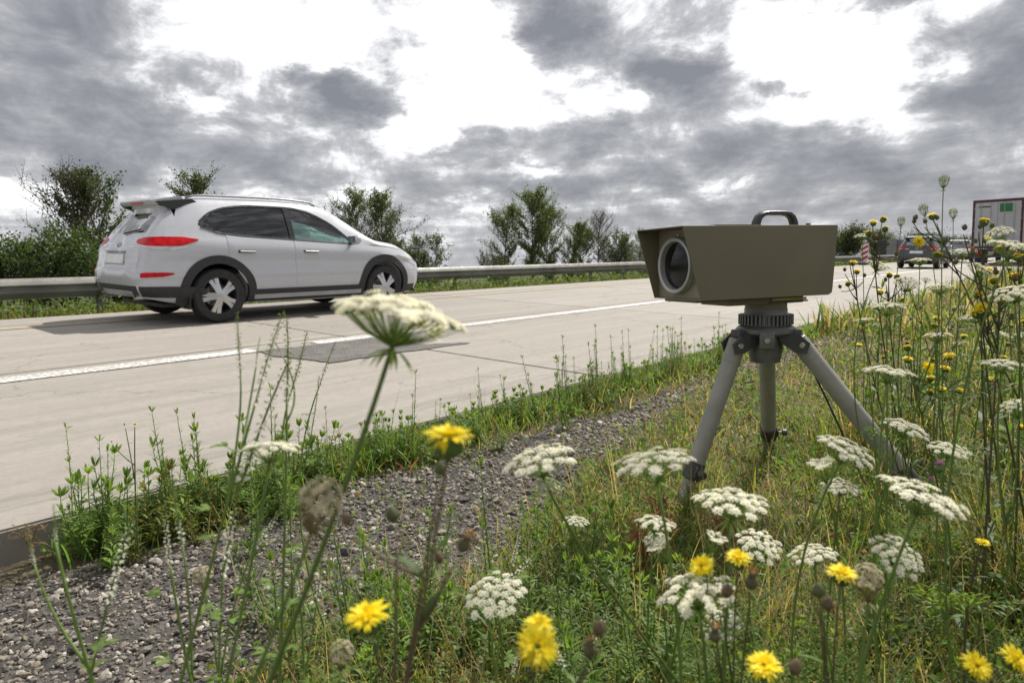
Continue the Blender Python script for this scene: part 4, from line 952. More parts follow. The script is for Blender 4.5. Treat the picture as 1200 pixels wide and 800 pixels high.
def umbel_mesh(seed, kind='open', nu=34, nf=16, R=.045):
    """wild carrot umbel; stem top at the origin, axis +Z. returns (rays mesh, florets mesh)"""
    r = np.random.default_rng(seed); g = Geo(); fl = Geo(); cen = []; nrm = []
    gc = GREEN * 1.15 if kind != 'faded' else np.array([.26, .22, .10])
    for i in range(nu):
        u = math.sqrt((i + .5) / nu); a = i * 2.39996 + r.normal(0, .12); rr = R * (u * .92 + r.normal(0, .03))
        if kind == 'open': h = R * (.48 + .18 * (1 - u * u)) + r.normal(0, R * .035); tilt = u * .45
        elif kind == 'herodome': h = R * (.36 + .30 * (1 - u * u)) + r.normal(0, R * .04); tilt = u * .7
        elif kind == 'dome': h = R * (.62 + .50 * (1 - u * u)) + r.normal(0, R * .04); tilt = u * .8
        elif kind == 'cup': h = R * (1.05 + .28 * u * u) + r.normal(0, R * .06); rr *= .62; tilt = -u * .3
        else: th = u * 1.9; rr = R * .55 * math.sin(th); h = R * (1.15 + .55 * math.cos(th)); tilt = th * .8           # closed nest / faded ball
        c = np.array([rr * math.cos(a), rr * math.sin(a), h]); n = np.array([math.sin(tilt) * math.cos(a), math.sin(tilt) * math.sin(a), math.cos(tilt)])
        mid = c * .55 + np.array([0, 0, -R * .06]) * u + (np.array([math.cos(a), math.sin(a), 0]) * R * .22 * u if kind in ('nest', 'faded', 'cup') else 0)
        g.tube([[0, 0, 0], mid, c - n * R * .05], [R * .015, R * .011, R * .009] if kind == 'herodome' else [R * .019, R * .014, R * .012], 3, gc, cap=False); cen.append(c); nrm.append(n)
    for i in range(9):                                             # bracts under the umbel
        a = i * .698 + .2; d = np.array([[math.cos(a), math.sin(a), -.25]]); g.leaves([[0, 0, 0]], d, [[0, 0, 1]], R * .55, R * .07, gc, .4, 0, 2)
    cen = np.array(cen); nrm = np.array(nrm); rho = R * (.135 if nu < 40 else .115)
    for c, n in zip(cen, nrm):
        t1 = norm(np.cross(n, [.3, .8, .1])); t2 = np.cross(n, t1); m = nf + int(r.integers(-2, 3)); k = np.arange(m); q = np.sqrt((k + .5) / m); a = k * 2.4 + r.random()
        P = c + (t1 * np.cos(a)[:, None] + t2 * np.sin(a)[:, None]) * (rho * q)[:, None] + n * (rho * .35 * (1 - q * q))[:, None]
        for p in P[::2]: g.tube([c - n * R * .05, p - n * R * .01], R * .006, 3, gc * 1.1, cap=False)
        col = (WHITE * r.uniform(.88, 1.06) if kind in ('open', 'dome', 'cup', 'herodome') else (np.array([.30, .33, .15]) if kind == 'nest' else CREAM * r.uniform(.65, 1.15)))
        pet = 5; PP = np.repeat(P, pet, 0); aa = np.tile(np.arange(pet) * 2 * np.pi / pet, m) + np.repeat(r.random(m) * 6, pet)
        D = t1 * np.cos(aa)[:, None] + t2 * np.sin(aa)[:, None] + n * r.uniform(-.1, .6, (m * pet, 1)); C = col * r.uniform(.85, 1.12, (m * pet, 1)); fl.leaves(PP, D, np.broadcast_to(n, D.shape), R * .050 * r.uniform(.6, 1.3, m * pet), R * .036, C, .1, .1, 1, 'oval')
    return g.mesh('umbel_rays', 'stemgreen', True), fl.mesh('florets', 'petal')
UMB = {'open': [umbel_mesh(s, 'open') for s in (1, 2, 3, 4)], 'dome': [umbel_mesh(s, 'dome') for s in (5, 6)], 'cup': [umbel_mesh(s, 'cup', 30, 11) for s in (7, 8)],
       'nest': [umbel_mesh(s, 'nest', 30, 10) for s in (9, 10)], 'faded': [umbel_mesh(s, 'faded', 32, 12) for s in (11, 12)], 'hero': [umbel_mesh(13, 'herodome', 62, 18)], 'far': [umbel_mesh(s, 'open', 20, 7) for s in (14, 15)]}
def feather_leaf_mesh(seed, L=.22):
    r = np.random.default_rng(seed); g = Geo(); t = np.linspace(0, 1, 9); mid = np.stack([t * L, 0 * t, .10 * L * np.sin(t * 2.6) - .25 * L * t * t], -1); g.tube(mid, np.linspace(.0016, .0006, 9), 3, GREEN * .9, cap=False)
    for tt in np.linspace(.22, .98, 11):
        p = np.array([np.interp(tt, t, mid[:, k]) for k in range(3)]); w = L * .34 * (1.05 - tt)
        for s in (-1, 1):
            d = norm(np.array([.6, s, r.uniform(-.1, .3)])); q = p + d * w; g.tube([p, q], [.0009, .0005], 3, GREEN * .9, cap=False)
            n = 7; k = np.linspace(.15, 1, n)[:, None]; b = p + d * w * k; dd = norm(d + r.normal(0, .75, (n, 3))); g.leaves(b, dd, np.tile([0, 0, 1.], (n, 1)), w * .34, w * .10, GREEN * r.uniform(.7, 1.2, (n, 1)), .2, .1, 1)
    return g.mesh('leaf', 'leaf')
FEATHER = [feather_leaf_mesh(s) for s in (1, 2, 3)]
def bez(p0, p1, p2, n=12):
    t = np.linspace(0, 1, n)[:, None]; return (1 - t) ** 2 * p0 + 2 * t * (1 - t) * p1 + t * t * p2
def ground_base(T, via=None, off=None):
    if via is not None:
        d = np.asarray(via) - T; k = (float(gz(via[0], via[1])) - T[2]) / d[2]; B = T + d * k
        h = B[:2] - T[:2]; hl = np.linalg.norm(h); mx = .55
        if hl > mx: B[:2] = T[:2] + h / hl * mx
    else:
        o = off if off is not None else RNG.normal(0, .05, 2); B = T.copy(); B[:2] += o
    B[2] = float(gz(B[0], B[1])) - .015; return B
def place(name, me, parent, loc, axis=None, spin=0.0, s=1.0):
    o = link(name, me, parent); o.location = loc
    if axis is not None: o.rotation_mode = 'QUATERNION'; q = quat_to(axis); q.rotate(Matrix.Rotation(0, 3, 'Z')); o.rotation_quaternion = q @ Matrix.Rotation(spin, 3, 'Z').to_quaternion()
    o.scale = (s, s, s); return o
def stem_path(B, T, ax, via=None, n=14):
    L = np.linalg.norm(T - B)
    if via is not None: c = np.asarray(via) * 1.0; return bez(B, c * .6 + (T - ax * L * .3) * .4, T, n)
    return bez(B, T - ax * L * .45, T, n)
def carrot(label, px, py, wpx, kind='open', R=.042, ax=(0, 1, .1), via=None, off=None, group=None, leaves=2, d=None, name='wild_carrot'):
    d = d or 2 * R * 800 / wpx; R = wpx * d / 1600; T = at(px, py, d); a = axis_of(ax[0], ax[1], ax[2] - .08); T = T - a * R * (.42 if kind in ('open', 'hero') else .55)
    v = at(*via) if via else None; B = ground_base(T, v, off)
    root = thing(name, label, 'wildflower', tuple(B), group=group)
    pts = stem_path(B, T, a, v) - B; g = Geo(); g.tube(pts, np.linspace(.0026, .0017, len(pts)) * (R / .042) ** .5, 6, GREEN * .8); st = g.build('stem', 'stemgreen', root, True)
    M_ = UMB[kind]; rm, fm = M_[RNG.integers(len(M_))]; u = place('umbel', rm, root, pts[-1], a, RNG.random() * 6, R / .045); link('florets', fm, u)
    for i in range(leaves):
        k = RNG.uniform(.12, .55); p = pts[int(k * (len(pts) - 1))]; an = RNG.random() * 6.28
        o = place('leaf', FEATHER[RNG.integers(3)], root, p, None, s=RNG.uniform(.6, 1.1)); o.rotation_euler = (RNG.normal(0, .2), RNG.uniform(-.8, -.2), an)
    return root

# yellow flower heads
def yellow_mesh(seed, R=.016, rows=((26, 1.0, .10), (22, .8, .35), (16, .55, .75), (10, .35, 1.15))):
    r = np.random.default_rng(seed); g = Geo()
    for n, l, e in rows:
        a = np.arange(n) * 2 * np.pi / n + r.normal(0, .06, n); el = e + r.normal(0, .10, n); d = np.stack([np.cos(a) * np.cos(el), np.sin(a) * np.cos(el), np.sin(el)], -1)
        b = np.stack([np.cos(a), np.sin(a), 0 * a], -1) * R * .12; g.leaves(b, d, np.tile([0, 0, 1.], (n, 1)), R * l * r.uniform(.88, 1.08, n), R * .24, YEL * r.uniform(.82, 1.1, (n, 1)), r.normal(.12, .1, n), .05, 2, 'blade')
    return g.mesh('petals', 'yellowpetal')
def cup_mesh(seed, R=.016, h=.95, col=DGREEN, kind='cup'):
    r = np.random.default_rng(seed); g = Geo(); z = np.linspace(0, 1, 7)
    rad = {'cup': [.16, .42, .55, .58, .55, .56, .58], 'bud': [.14, .40, .52, .50, .40, .24, .06], 'old': [.14, .42, .55, .48, .34, .30, .36]}[kind]
    g.tube(np.stack([0 * z, 0 * z, (z - 1) * R * h], -1) if kind == 'cup' else np.stack([0 * z, 0 * z, z * R * h * 1.5], -1), np.array(rad) * R, 9, col)
    n = 16; a = r.random(n) * 6.28; zz = r.uniform(.1, .7, n); rr = np.interp(zz, z, rad) * R; b = np.stack([np.cos(a) * rr, np.sin(a) * rr, ((zz - 1) * R * h if kind == 'cup' else zz * R * h * 1.5)], -1)
    g.leaves(b, np.stack([np.cos(a) * .5, np.sin(a) * .5, np.ones(n)], -1), np.stack([np.cos(a), np.sin(a), 0 * a], -1), R * .5, R * .16, col * r.uniform(.6, 1.3, (n, 1)), -.15, 0, 1)
    if kind == 'old':
        n = 22; a = r.random(n) * 6.28; b = np.stack([np.cos(a) * R * .2, np.sin(a) * R * .2, 0 * a + R * h * 1.3], -1); g.leaves(b, np.stack([np.cos(a) * .3, np.sin(a) * .3, np.ones(n)], -1), r.normal(size=(n, 3)), R * .75, R * .10, np.array([.45, .20, .05]) * r.uniform(.6, 1.3, (n, 1)), .1, 0, 1)
    return g.mesh({'cup': 'involucre', 'bud': 'bud', 'old': 'seed_head'}[kind], 'stemgreen', True)
YPET = [yellow_mesh(s) for s in (1, 2, 3)]; YCUP = [cup_mesh(s) for s in (4, 5)]
YBUD = [cup_mesh(s, kind='bud', col=c) for s, c in ((6, np.array([.10, .12, .05])), (7, np.array([.14, .10, .06])))]; YOLD = [cup_mesh(s, kind='old', col=np.array([.11, .10, .05])) for s in (8, 9)]
def head(root, loc, axis, state, s=1.0):
    if state == 'open':
        f = place('flower_head', YPET[RNG.integers(3)], root, loc, axis, RNG.random() * 6, s); link('involucre', YCUP[RNG.integers(2)], f)
    elif state == 'bud': place('bud', YBUD[RNG.integers(2)], root, loc, axis, RNG.random() * 6, s * .9)
    else: place('seed_head', YOLD[RNG.integers(2)], root, loc, axis, RNG.random() * 6, s * .9)
def lance_leaves(g, pts, n, L, W, seed, col=DGREEN, up=.5, t0=.05, t1=.85):
    r = np.random.default_rng(seed); t = np.linspace(t0, t1, n) + r.normal(0, .02, n); t = np.clip(t, 0, 1) * (len(pts) - 1); i = np.minimum(t.astype(int), len(pts) - 2); b = pts[i] + (pts[i + 1] - pts[i]) * (t - i)[:, None]
    a = np.arange(n) * 2.4 + r.random(); d = np.stack([np.cos(a), np.sin(a), np.full(n, up) + r.normal(0, .15, n)], -1); k = 1.15 - .75 * np.linspace(0, 1, n)
    g.leaves(b, d, np.tile([0, 0, 1.], (n, 1)), L * k * r.uniform(.75, 1.2, n), W * k, col * r.uniform(.7, 1.4, (n, 1)), r.uniform(.05, .5, n), .12, 3)
def yellow_plant(label, heads, d, via=None, off=None, fork=.55, col=np.array([.085, .075, .04]), group=None, leafn=7, name='yellow_hawkweed', hs=1.0):
    """heads: (px, py, state, (a, b, c) axis, size)"""
    tops = [at(px, py, d + dd) for px, py, st, ax, s, dd in heads]; T = tops[0]; v = at(*via) if via else None; B = ground_base(T, v, off)
    root = thing(name, label, 'wildflower', tuple(B), group=group); g = Geo(); lf = Geo(); a0 = axis_of(*heads[0][3])
    main = stem_path(B, T - a0 * .012, a0, v, 18) - B; g.tube(main, np.linspace(.0036, .0016, 18) * (.55 if d < .9 else 1), 6, np.linspace(1, 1, 18)[:, None] * col)
    lance_leaves(lf, main, leafn, .085, .017, int(RNG.integers(999)), DGREEN * 1.1, .6)
    for k, ((px, py, st, ax, s, dd), P) in enumerate(zip(heads, tops)):
        a = axis_of(*ax)
        if k:
            f = min(max(fork + .30 * (k / len(heads)) * RNG.uniform(.5, 1.2), .1), .94); j = int(f * 17); p0 = main[j]; p2 = P - B - a * .010
            br = bez(p0, (p0 * .35 + p2 * .65) * .8 + (p2 - a * .05) * .2, p2, 8); g.tube(br, np.linspace(.0022, .0013, 8) * (.65 if d < .9 else 1), 5, col); lf.leaves([p0], [br[3] - p0 + np.array([0, 0, .02])], [[0, 0, 1]], .035, .008, DGREEN, .4, .1, 2)
        head(root, P - B, a, st, s * hs)
    g.build('stem', 'stemgreen', root, True); lf.build('leaves', 'leaf', root); return root

# white sweet clover
def raceme_mesh(seed, L=.10, green=False):
    r = np.random.default_rng(seed); n = 46; t = np.linspace(0, 1, n) ** .9; a = np.arange(n) * 2.3 + r.random(); bend = .04 * np.sin(t * 2)
    b = np.stack([bend * L, 0 * t, t * L], -1); sz = (.0052 * (1 - .55 * t)); d = np.stack([np.cos(a), np.sin(a), .2 - .9 * (1 - t)], -1); g = Geo(); g.tube(b[::5], np.linspace(.0012, .0006, len(b[::5])), 4, GREEN)
    wh = np.array([.80, .80, .70]); gr = np.array([.26, .32, .10]); k = np.clip((t - (.25 if green else .62)) / .2, 0, 1)[:, None]; C = wh * (1 - k) + gr * k
    b2 = b + norm(d) * .0015
    for s in range(3):
        dd = norm(d) + r.normal(0, .35, (n, 3)); g.leaves(b2, dd, r.normal(size=(n, 3)), sz * r.uniform(.8, 1.4, n), sz * .62, C * r.uniform(.8, 1.1, (n, 1)), .3, .2, 1, 'oval')
    return g.mesh('raceme', 'petal')
RAC = [raceme_mesh(s) for s in (1, 2, 3)] + [raceme_mesh(s, green=True) for s in (4, 5)]
def melilot(label, tips, d, via=None, group='white sweet clover stems', fork=.5, leafn=12, L=1.0, off=None):
    """tips: (px_base, py_base, px_tip, py_tip, green?)"""
    P0 = at(tips[0][0], tips[0][1], d); v = at(*via) if via else None; B = ground_base(P0, v, off); root = thing('sweet_clover', label, 'wildflower', tuple(B), group=group); g = Geo(); lf = Geo()
    end0 = at(tips[0][2], tips[0][3], d); a0 = norm(end0 - P0); main = stem_path(B, P0, a0, v, 18) - B; g.tube(main, np.linspace(.0030, .0015, 18), 6, GREEN * .95)
    for k, (x0, y0, x1, y1, gr) in enumerate(tips):
        A, E_ = at(x0, y0, d + .02 * k), at(x1, y1, d + .02 * k); ax = norm(E_ - A); ln = np.linalg.norm(E_ - A)
        if k:
            f = fork + .4 * (k / len(tips)) * RNG.uniform(.6, 1.2); p0 = main[min(int(f * 17), 16)]; br = bez(p0, (A - B) - ax * .06, A - B, 8); g.tube(br, np.linspace(.0018, .0011, 8), 5, GREEN * .95)
        place('raceme', RAC[RNG.integers(3, 5) if gr else RNG.integers(0, 3)], root, A - B, ax, RNG.random() * 6, ln / .10)
    r = np.random.default_rng(int(RNG.integers(9999)))
    for i in range(leafn):                                          # trifoliate leaves
        p = main[int(r.uniform(.2, .98) * 17)]; a = r.random() * 6.28; o_ = np.array([math.cos(a), math.sin(a), .5]); q = p + norm(o_) * .018; g.tube([p, q], .0006, 3, GREEN)
        for s in (-.8, 0, .8): lf.leaves([q], [[math.cos(a + s), math.sin(a + s), .35]], [[0, 0, 1]], .022 * r.uniform(.7, 1.2), .008, GREEN * r.uniform(.8, 1.3), .2, .12, 2, 'oval')
    g.build('stem', 'stemgreen', root, True); lf.build('leaves', 'leaf', root); return root

# upright leafy herbs along the slab edge (variants, then copies)
def herb_variant(seed, H=.30, n=46, L=.055, W=.008, col=GREEN, up=.9, stems=3, spread=.05):
    r = np.random.default_rng(seed); g = Geo(); lf = Geo()
    for s in range(stems):
        T = np.array([r.normal(0, spread), r.normal(0, spread), H * r.uniform(.6, 1.05)]); p = bez(np.array([r.normal(0, .01), r.normal(0, .01), -.01]), np.array([T[0] * .9, T[1] * .9, T[2] * .4]), T, 9)
        g.tube(p, np.linspace(.0028, .0010, 9), 5, col * .85); lance_leaves(lf, p, n, L, W, seed * 10 + s, col, up, .08, 1.0)
        m = 8; lf.leaves(np.repeat(T[None], m, 0), norm(r.normal(0, .4, (m, 3)) + [0, 0, 1]), r.normal(size=(m, 3)), L * .55, W * .8, col * 1.25, .1, .1, 2)
    return g.mesh('stem', 'stemgreen', True), lf.mesh('leaves', 'leaf')
HERB = [herb_variant(1, .26, 40), herb_variant(2, .34, 52, .05, .0065, GREEN * .9), herb_variant(3, .22, 30, .06, .013, GREEN * 1.05, .7, 4, .06), herb_variant(4, .42, 60, .048, .006, GREEN * .85, 1.0, 2, .04), herb_variant(5, .18, 26, .055, .016, GREEN * .95, .5, 5, .08), herb_variant(6, .30, 44, .065, .010, np.array([.12, .20, .04]), .8, 3, .07),
        herb_variant(7, .20, 26, .05, .008, np.array([.17, .18, .05]), .8, 4, .06)]
def herb(label, x, y, v, s, group, name='green_weed'):
    root = thing(name, label, 'weed', (x, y, float(gz(x, y)) - .005), (RNG.normal(0, .08), RNG.normal(0, .08), RNG.random() * 6.28), group); root.scale = (s, s, s * RNG.uniform(.85, 1.15)); st, lf = HERB[v]; link('stem', st, root); link('leaves', lf, root); return root

# ---- foreground umbels, one by one
carrot('wide cream umbel on a long leaning stem rising in front of the white car', 466, 372, 168, 'hero', R=.055, ax=(.20, 1, -.10), via=(318, 740, .56), leaves=1)
carrot('faded brownish cream umbel on a slanting stem above the gravel', 370, 606, 84, 'faded', R=.026, ax=(.35, 1, .1), via=(300, 770, .50), leaves=1)
carrot('greenish white umbel seen edge on among the clover stems', 316, 528, 72, 'open', R=.034, ax=(.05, 1, -.05), via=(255, 790, .72), leaves=1)
carrot('tilted white umbel over the gravel beside the dry grass', 632, 541, 92, 'open', R=.046, ax=(-.22, 1, .12), via=(700, 640, .85))
carrot('flat cream umbel seen edge on beside the near left tripod foot', 766, 545, 100, 'open', R=.05, ax=(-.18, 1, .02))
carrot('broad cream umbel in front of the tripod between two feet', 857, 591, 92, 'open', R=.048, ax=(.03, 1, .10))
carrot('lacy white umbel facing up at the edge of the gravel', 580, 699, 74, 'open', R=.045, ax=(-.1, 1, .45))
carrot('large white umbel low in front beside orange flower buds', 816, 696, 94, 'open', R=.046, ax=(-.18, 1, .16))
carrot('small white umbel below the near left tripod foot', 768, 614, 48, 'open', R=.034, ax=(.1, 1, .1))
carrot('small cream umbel just under another small umbel near the tripod', 769, 634, 34, 'dome', R=.026, ax=(-.1, 1, 0))
carrot('half closed cream umbel leaning left below the tripod foot', 777, 651, 44, 'cup', R=.030, ax=(-.5, 1, .1))
carrot('beige bird-nest umbel on a thick stalk in the right foreground', 1017, 692, 56, 'faded', R=.030, ax=(-.05, 1, .1), via=(1000, 800, .84))
carrot('white umbel seen edge on behind the beige bird-nest umbel', 953, 651, 56, 'open', R=.040, ax=(-.15, 1, .08))
carrot('tilted white umbel against the inner side of the right tripod leg', 991, 530, 70, 'open', R=.044, ax=(.35, 1, .35))
carrot('narrow white umbel seen from the side between the tripod legs', 966, 556, 44, 'cup', R=.036, ax=(-.3, 1, .2))
carrot('small white umbel just below the tilted one by the tripod leg', 985, 572, 44, 'open', R=.036, ax=(0, 1, .25))
carrot('long cream umbel lying over the right tripod foot', 1081, 584, 100, 'open', R=.052, ax=(.30, 1, .18))
carrot('white umbel beside the clamp of the right tripod leg', 1062, 503, 54, 'open', R=.044, ax=(.25, 1, .3))
carrot('pale umbel in the grass beyond the right tripod leg clamp', 1112, 528, 48, 'open', R=.042, ax=(.1, 1, .25))
carrot('cream umbel above the right tripod leg in front of yellow flowers', 1040, 438, 58, 'open', R=.045, ax=(.1, 1, .05))
carrot('cream umbel at the road edge beside the box of the speed camera', 1039, 361, 46, 'open', R=.042, ax=(0, 1, 0))
carrot('ball shaped white umbel in front of the far guardrail', 1062, 334, 34, 'dome', R=.040, ax=(0, 1, .3))
carrot('small white umbel low at the road edge next to the housing', 1012, 376, 24, 'open', R=.036, ax=(-.1, 1, 0))
carrot('round white umbel seen from above beside yellow flowers', 1050, 652, 62, 'open', R=.042, ax=(.1, 1, .7))
carrot('feathery white umbel low behind the broad cream umbel', 890, 640, 56, 'open', R=.042, ax=(.1, 1, .5))
carrot('pinkish young umbel above the yellow flowers in front', 833, 640, 40, 'cup', R=.026, ax=(.4, 1, .3))
carrot('grey green faded umbel at the bottom of the gravel', 400, 775, 46, 'faded', R=.024, ax=(.1, 1, .2))
carrot('small pinkish brown umbel rising from the gravel', 239, 683, 36, 'faded', R=.022, ax=(-.1, 1, .1))
carrot('small white umbel on the gravel edge under the tilted umbel', 675, 611, 32, 'open', R=.032, ax=(.1, 1, .1))
carrot('white umbel below the large white umbel with orange buds', 846, 733, 50, 'open', R=.036, ax=(-.2, 1, .5))
carrot('green bird-nest umbel on a thin stalk against the sky near the beacon', 1056, 262, 15, 'nest', R=.026, ax=(.1, 1, 0), d=2.3)
carrot('second green bird-nest umbel against the sky left of the trailer', 1117, 253, 16, 'nest', R=.026, ax=(0, 1, 0), d=2.2)
carrot('green bird-nest umbel beside a yellow flower against the sky', 1083, 249, 18, 'nest', R=.026, ax=(-.2, 1, 0), d=2.25)
carrot('tall wavy stalk with a tiny green umbel above all other plants', 1106, 216, 20, 'nest', R=.020, ax=(.1, 1, 0), d=1.9, via=(1106, 290, 1.9))
for px, py, w, kd, lb in ((1172, 276, 34, 'dome', 'white umbel in front of the grey trailer doors'), (1185, 292, 60, 'open', 'wide pale umbel below the rear frame of the trailer'), (1150, 318, 40, 'open', 'cream umbel at the foot of the trailer among yellow flowers'),
        (1188, 345, 52, 'open', 'broad cream umbel among tall stalks by the thicket edge'), (1128, 296, 30, 'open', 'white umbel in front of the distant silver car'), (1102, 338, 34, 'open', 'small white umbel under the dark diagonal stalk'),
        (1174, 428, 46, 'open', 'white umbel between dark stalks in the thicket'), (1098, 395, 34, 'open', 'pale umbel behind the yellow flowers over the leg'), (1142, 372, 36, 'open', 'cream umbel halfway up the flowering thicket'), (1030, 312, 30, 'open', 'flat white umbel in front of the beacon'),
        (1193, 480, 40, 'dome', 'hanging white umbel beside dry stalks'), (1078, 306, 26, 'open', 'little white umbel in front of the dark far car'), (1170, 393, 30, 'open', 'small pale umbel below dark flower stalks'), (1010, 277, 20, 'open', 'small white umbel beside the rear of the speed camera')):
    carrot(lb, px, py, w, kd, R=.044, ax=(RNG.normal(0, .2), 1, RNG.uniform(-.1, .25)), leaves=1)

# ---- yellow flowers of the foreground
yellow_plant('hawkweed with one open yellow flower seen side on above brown buds', [(526, 510, 'open', (.08, 1, .05), 1.08, 0), (515, 558, 'bud', (.15, 1, 0), .55, .01), (461, 612, 'bud', (-.1, 1, .1), .62, 0), (540, 646, 'old', (.5, 1, 0), .62, .01), (516, 660, 'bud', (-.2, 1, 0), .5, .02), (410, 615, 'bud', (-.4, 1, 0), .5, .02)], .46, via=(462, 790, .46), fork=.62, col=np.array([.11, .085, .045]), leafn=4)
yellow_plant('hawkweed with a yellow flower opening low over the gravel', [(430, 720, 'open', (-.12, 1, .12), 1.05, 0)], .50, via=(462, 830, .52), leafn=3)
yellow_plant('hawkweed with two bright yellow flowers facing up in the near grass', [(630, 757, 'open', (.1, .8, .75), 1.05, 0), (631, 731, 'open', (0, 1, .25), .8, .06), (700, 745, 'bud', (.2, 1, 0), .7, .02), (690, 770, 'old', (.1, 1, 0), .7, .02)], .52, leafn=4)
yellow_plant('hawkweed with two yellow flowers and orange buds above the large umbel', [(865, 653, 'open', (0, 1, .15), .9, 0), (822, 663, 'open', (-.5, .8, .4), .9, .02), (880, 690, 'old', (.1, 1, 0), .9, -.03), (838, 752, 'old', (0, 1, 0), .8, -.04), (850, 700, 'bud', (.2, 1, 0), .8, 0)], .74, leafn=5)
yellow_plant('single yellow hawkweed flower in front of the bird-nest umbel', [(987, 671, 'open', (0, 1, .18), .95, 0), (960, 700, 'bud', (-.1, 1, 0), .8, 0), (968, 715, 'bud', (.2, 1, 0), .8, .01)], .70, leafn=5)
yellow_plant('yellow hawkweed flower at the very bottom of the verge', [(895, 779, 'open', (-.15, 1, .35), 1.0, 0), (930, 790, 'bud', (.2, 1, 0), .8, 0)], .64, leafn=4)
yellow_plant('pair of yellow hawkweed flowers facing the lens in dark grass', [(1145, 780, 'open', (.1, .8, .7), .95, 0), (1191, 772, 'open', (.3, .8, .6), 1.0, .02)], .70, leafn=5)
yellow_plant('small yellow flower alone in the dark grass', [(1152, 635, 'open', (.1, 1, .2), .8, 0)], 1.25, leafn=6)
yellow_plant('tiny yellow flower on a thin stalk over the slab edge', [(158, 496, 'open', (.1, 1, 0), .35, 0), (146, 498, 'bud', (-.2, 1, 0), .35, .02), (131, 518, 'bud', (-.2, 1, 0), .3, .02)], 2.35, leafn=5, col=np.array([.10, .13, .04]))
# ---- tall yellow oxtongue in the thicket
def H(px, py, st='open', s=1.0, dd=0.0): return (px, py, st, (RNG.normal(0, .25), 1, RNG.normal(.1, .2)), s, dd)
yellow_plant('dark stalk with four yellow flowers at the top near the beacon', [H(1024, 260), H(1036, 256), H(1037, 267), H(1018, 272), H(1028, 280, 'bud', .8), H(1022, 287, 'bud', .8), H(1040, 288, 'bud', .7), H(1050, 300, 'old', .8)], 2.25, via=(1052, 430, 2.25), fork=.8, leafn=16)
yellow_plant('dark stalk with yellow flowers halfway beside the housing corner', [H(1000, 307), H(1005, 317), H(994, 331), H(990, 318, 'bud', .8), H(1013, 325, 'bud', .8), H(985, 338, 'bud', .8), H(996, 300, 'bud', .8)], 2.5, via=(1030, 430, 2.5), fork=.8, leafn=14)
yellow_plant('yellow flowers clustered low beside the far road edge', [H(1043, 321), H(1051, 323), H(1032, 341), H(1038, 330, 'bud', .8), H(1056, 332, 'bud', .8)], 2.35, via=(1060, 440, 2.35), fork=.8, leafn=12)
yellow_plant('long diagonal dark stalk with a yellow flower and buds against the sky', [H(1092, 252), H(1072, 258, 'bud', .9), (1077, 283, 'open', (.1, .3, 1), 1.15, 0), H(1098, 258, 'bud', .8), H(1084, 262, 'bud', .8), H(1099, 297), H(1071, 262, 'old', .8)], 2.0, via=(1152, 350, 2.0), fork=.75, leafn=10)
yellow_plant('upright stalk with a yellow flower in front of the trailer doors', [H(1154, 258, 'open', 1.2), H(1157, 279), H(1148, 268, 'bud', .8), H(1162, 268, 'bud', .8), H(1170, 290), H(1166, 300, 'old', .8), H(1144, 285, 'bud', .8)], 1.9, via=(1160, 440, 1.9), fork=.8, leafn=14)
yellow_plant('cluster of yellow flowers below the trailer on slim stalks', [H(1148, 318), H(1160, 316), H(1163, 327), H(1170, 335), H(1147, 344), H(1162, 350, 'bud', .8), H(1176, 342), H(1151, 362)], 1.8, via=(1166, 470, 1.8), fork=.75, leafn=14)
yellow_plant('drooping spray of yellow flowers in the middle of the thicket', [(1150, 360, 'open', (-.5, .7, .4), 1.2, 0), H(1144, 366, 'open', 1.1), H(1156, 364), H(1174, 352), H(1185, 375, 'old', .9), H(1165, 372, 'bud', .8)], 1.75, via=(1175, 480, 1.8), fork=.8, leafn=12)
yellow_plant('yellow flowers reaching out at the thicket edge under the trailer', [H(1192, 300), H(1188, 322), H(1198, 288), H(1180, 308, 'bud', .8), H(1196, 312, 'old', .9)], 1.85, via=(1190, 450, 1.85), fork=.8, leafn=12)
yellow_plant('yellow daisy-like flowers in a loose group above the tripod leg', [H(1063, 406), H(1064, 420), H(1112, 416, 'open', 1.15), (1088, 430, 'open', (0, .35, 1), 1.2, 0), H(1108, 431), H(1090, 442), H(1092, 458, 'open', .9), H(1104, 455, 'open', .9), H(1126, 457, 'open', .9)], 2.1, via=(1100, 560, 2.1), fork=.72, leafn=10, col=np.array([.10, .12, .04]))
yellow_plant('few yellow flowers over the dry grass behind the tripod', [H(1095, 380, 'open', .9), H(1097, 372, 'open', .8), H(1130, 393, 'open', .9), H(1175, 478, 'open', .9)], 2.6, via=(1110, 500, 2.6), fork=.75, leafn=10, col=np.array([.10, .12, .04]))
yellow_plant('dark many-budded stalk with orange seed heads beside tall umbels', [H(1176, 300, 'old', .9), H(1130, 270, 'bud', .8), H(1140, 300, 'old', .9), H(1168, 322, 'old', .9), H(1184, 340, 'bud', .8), H(1190, 330, 'old', .8), H(1120, 310, 'bud', .8)], 1.7, via=(1165, 470, 1.7), fork=.7, leafn=14)

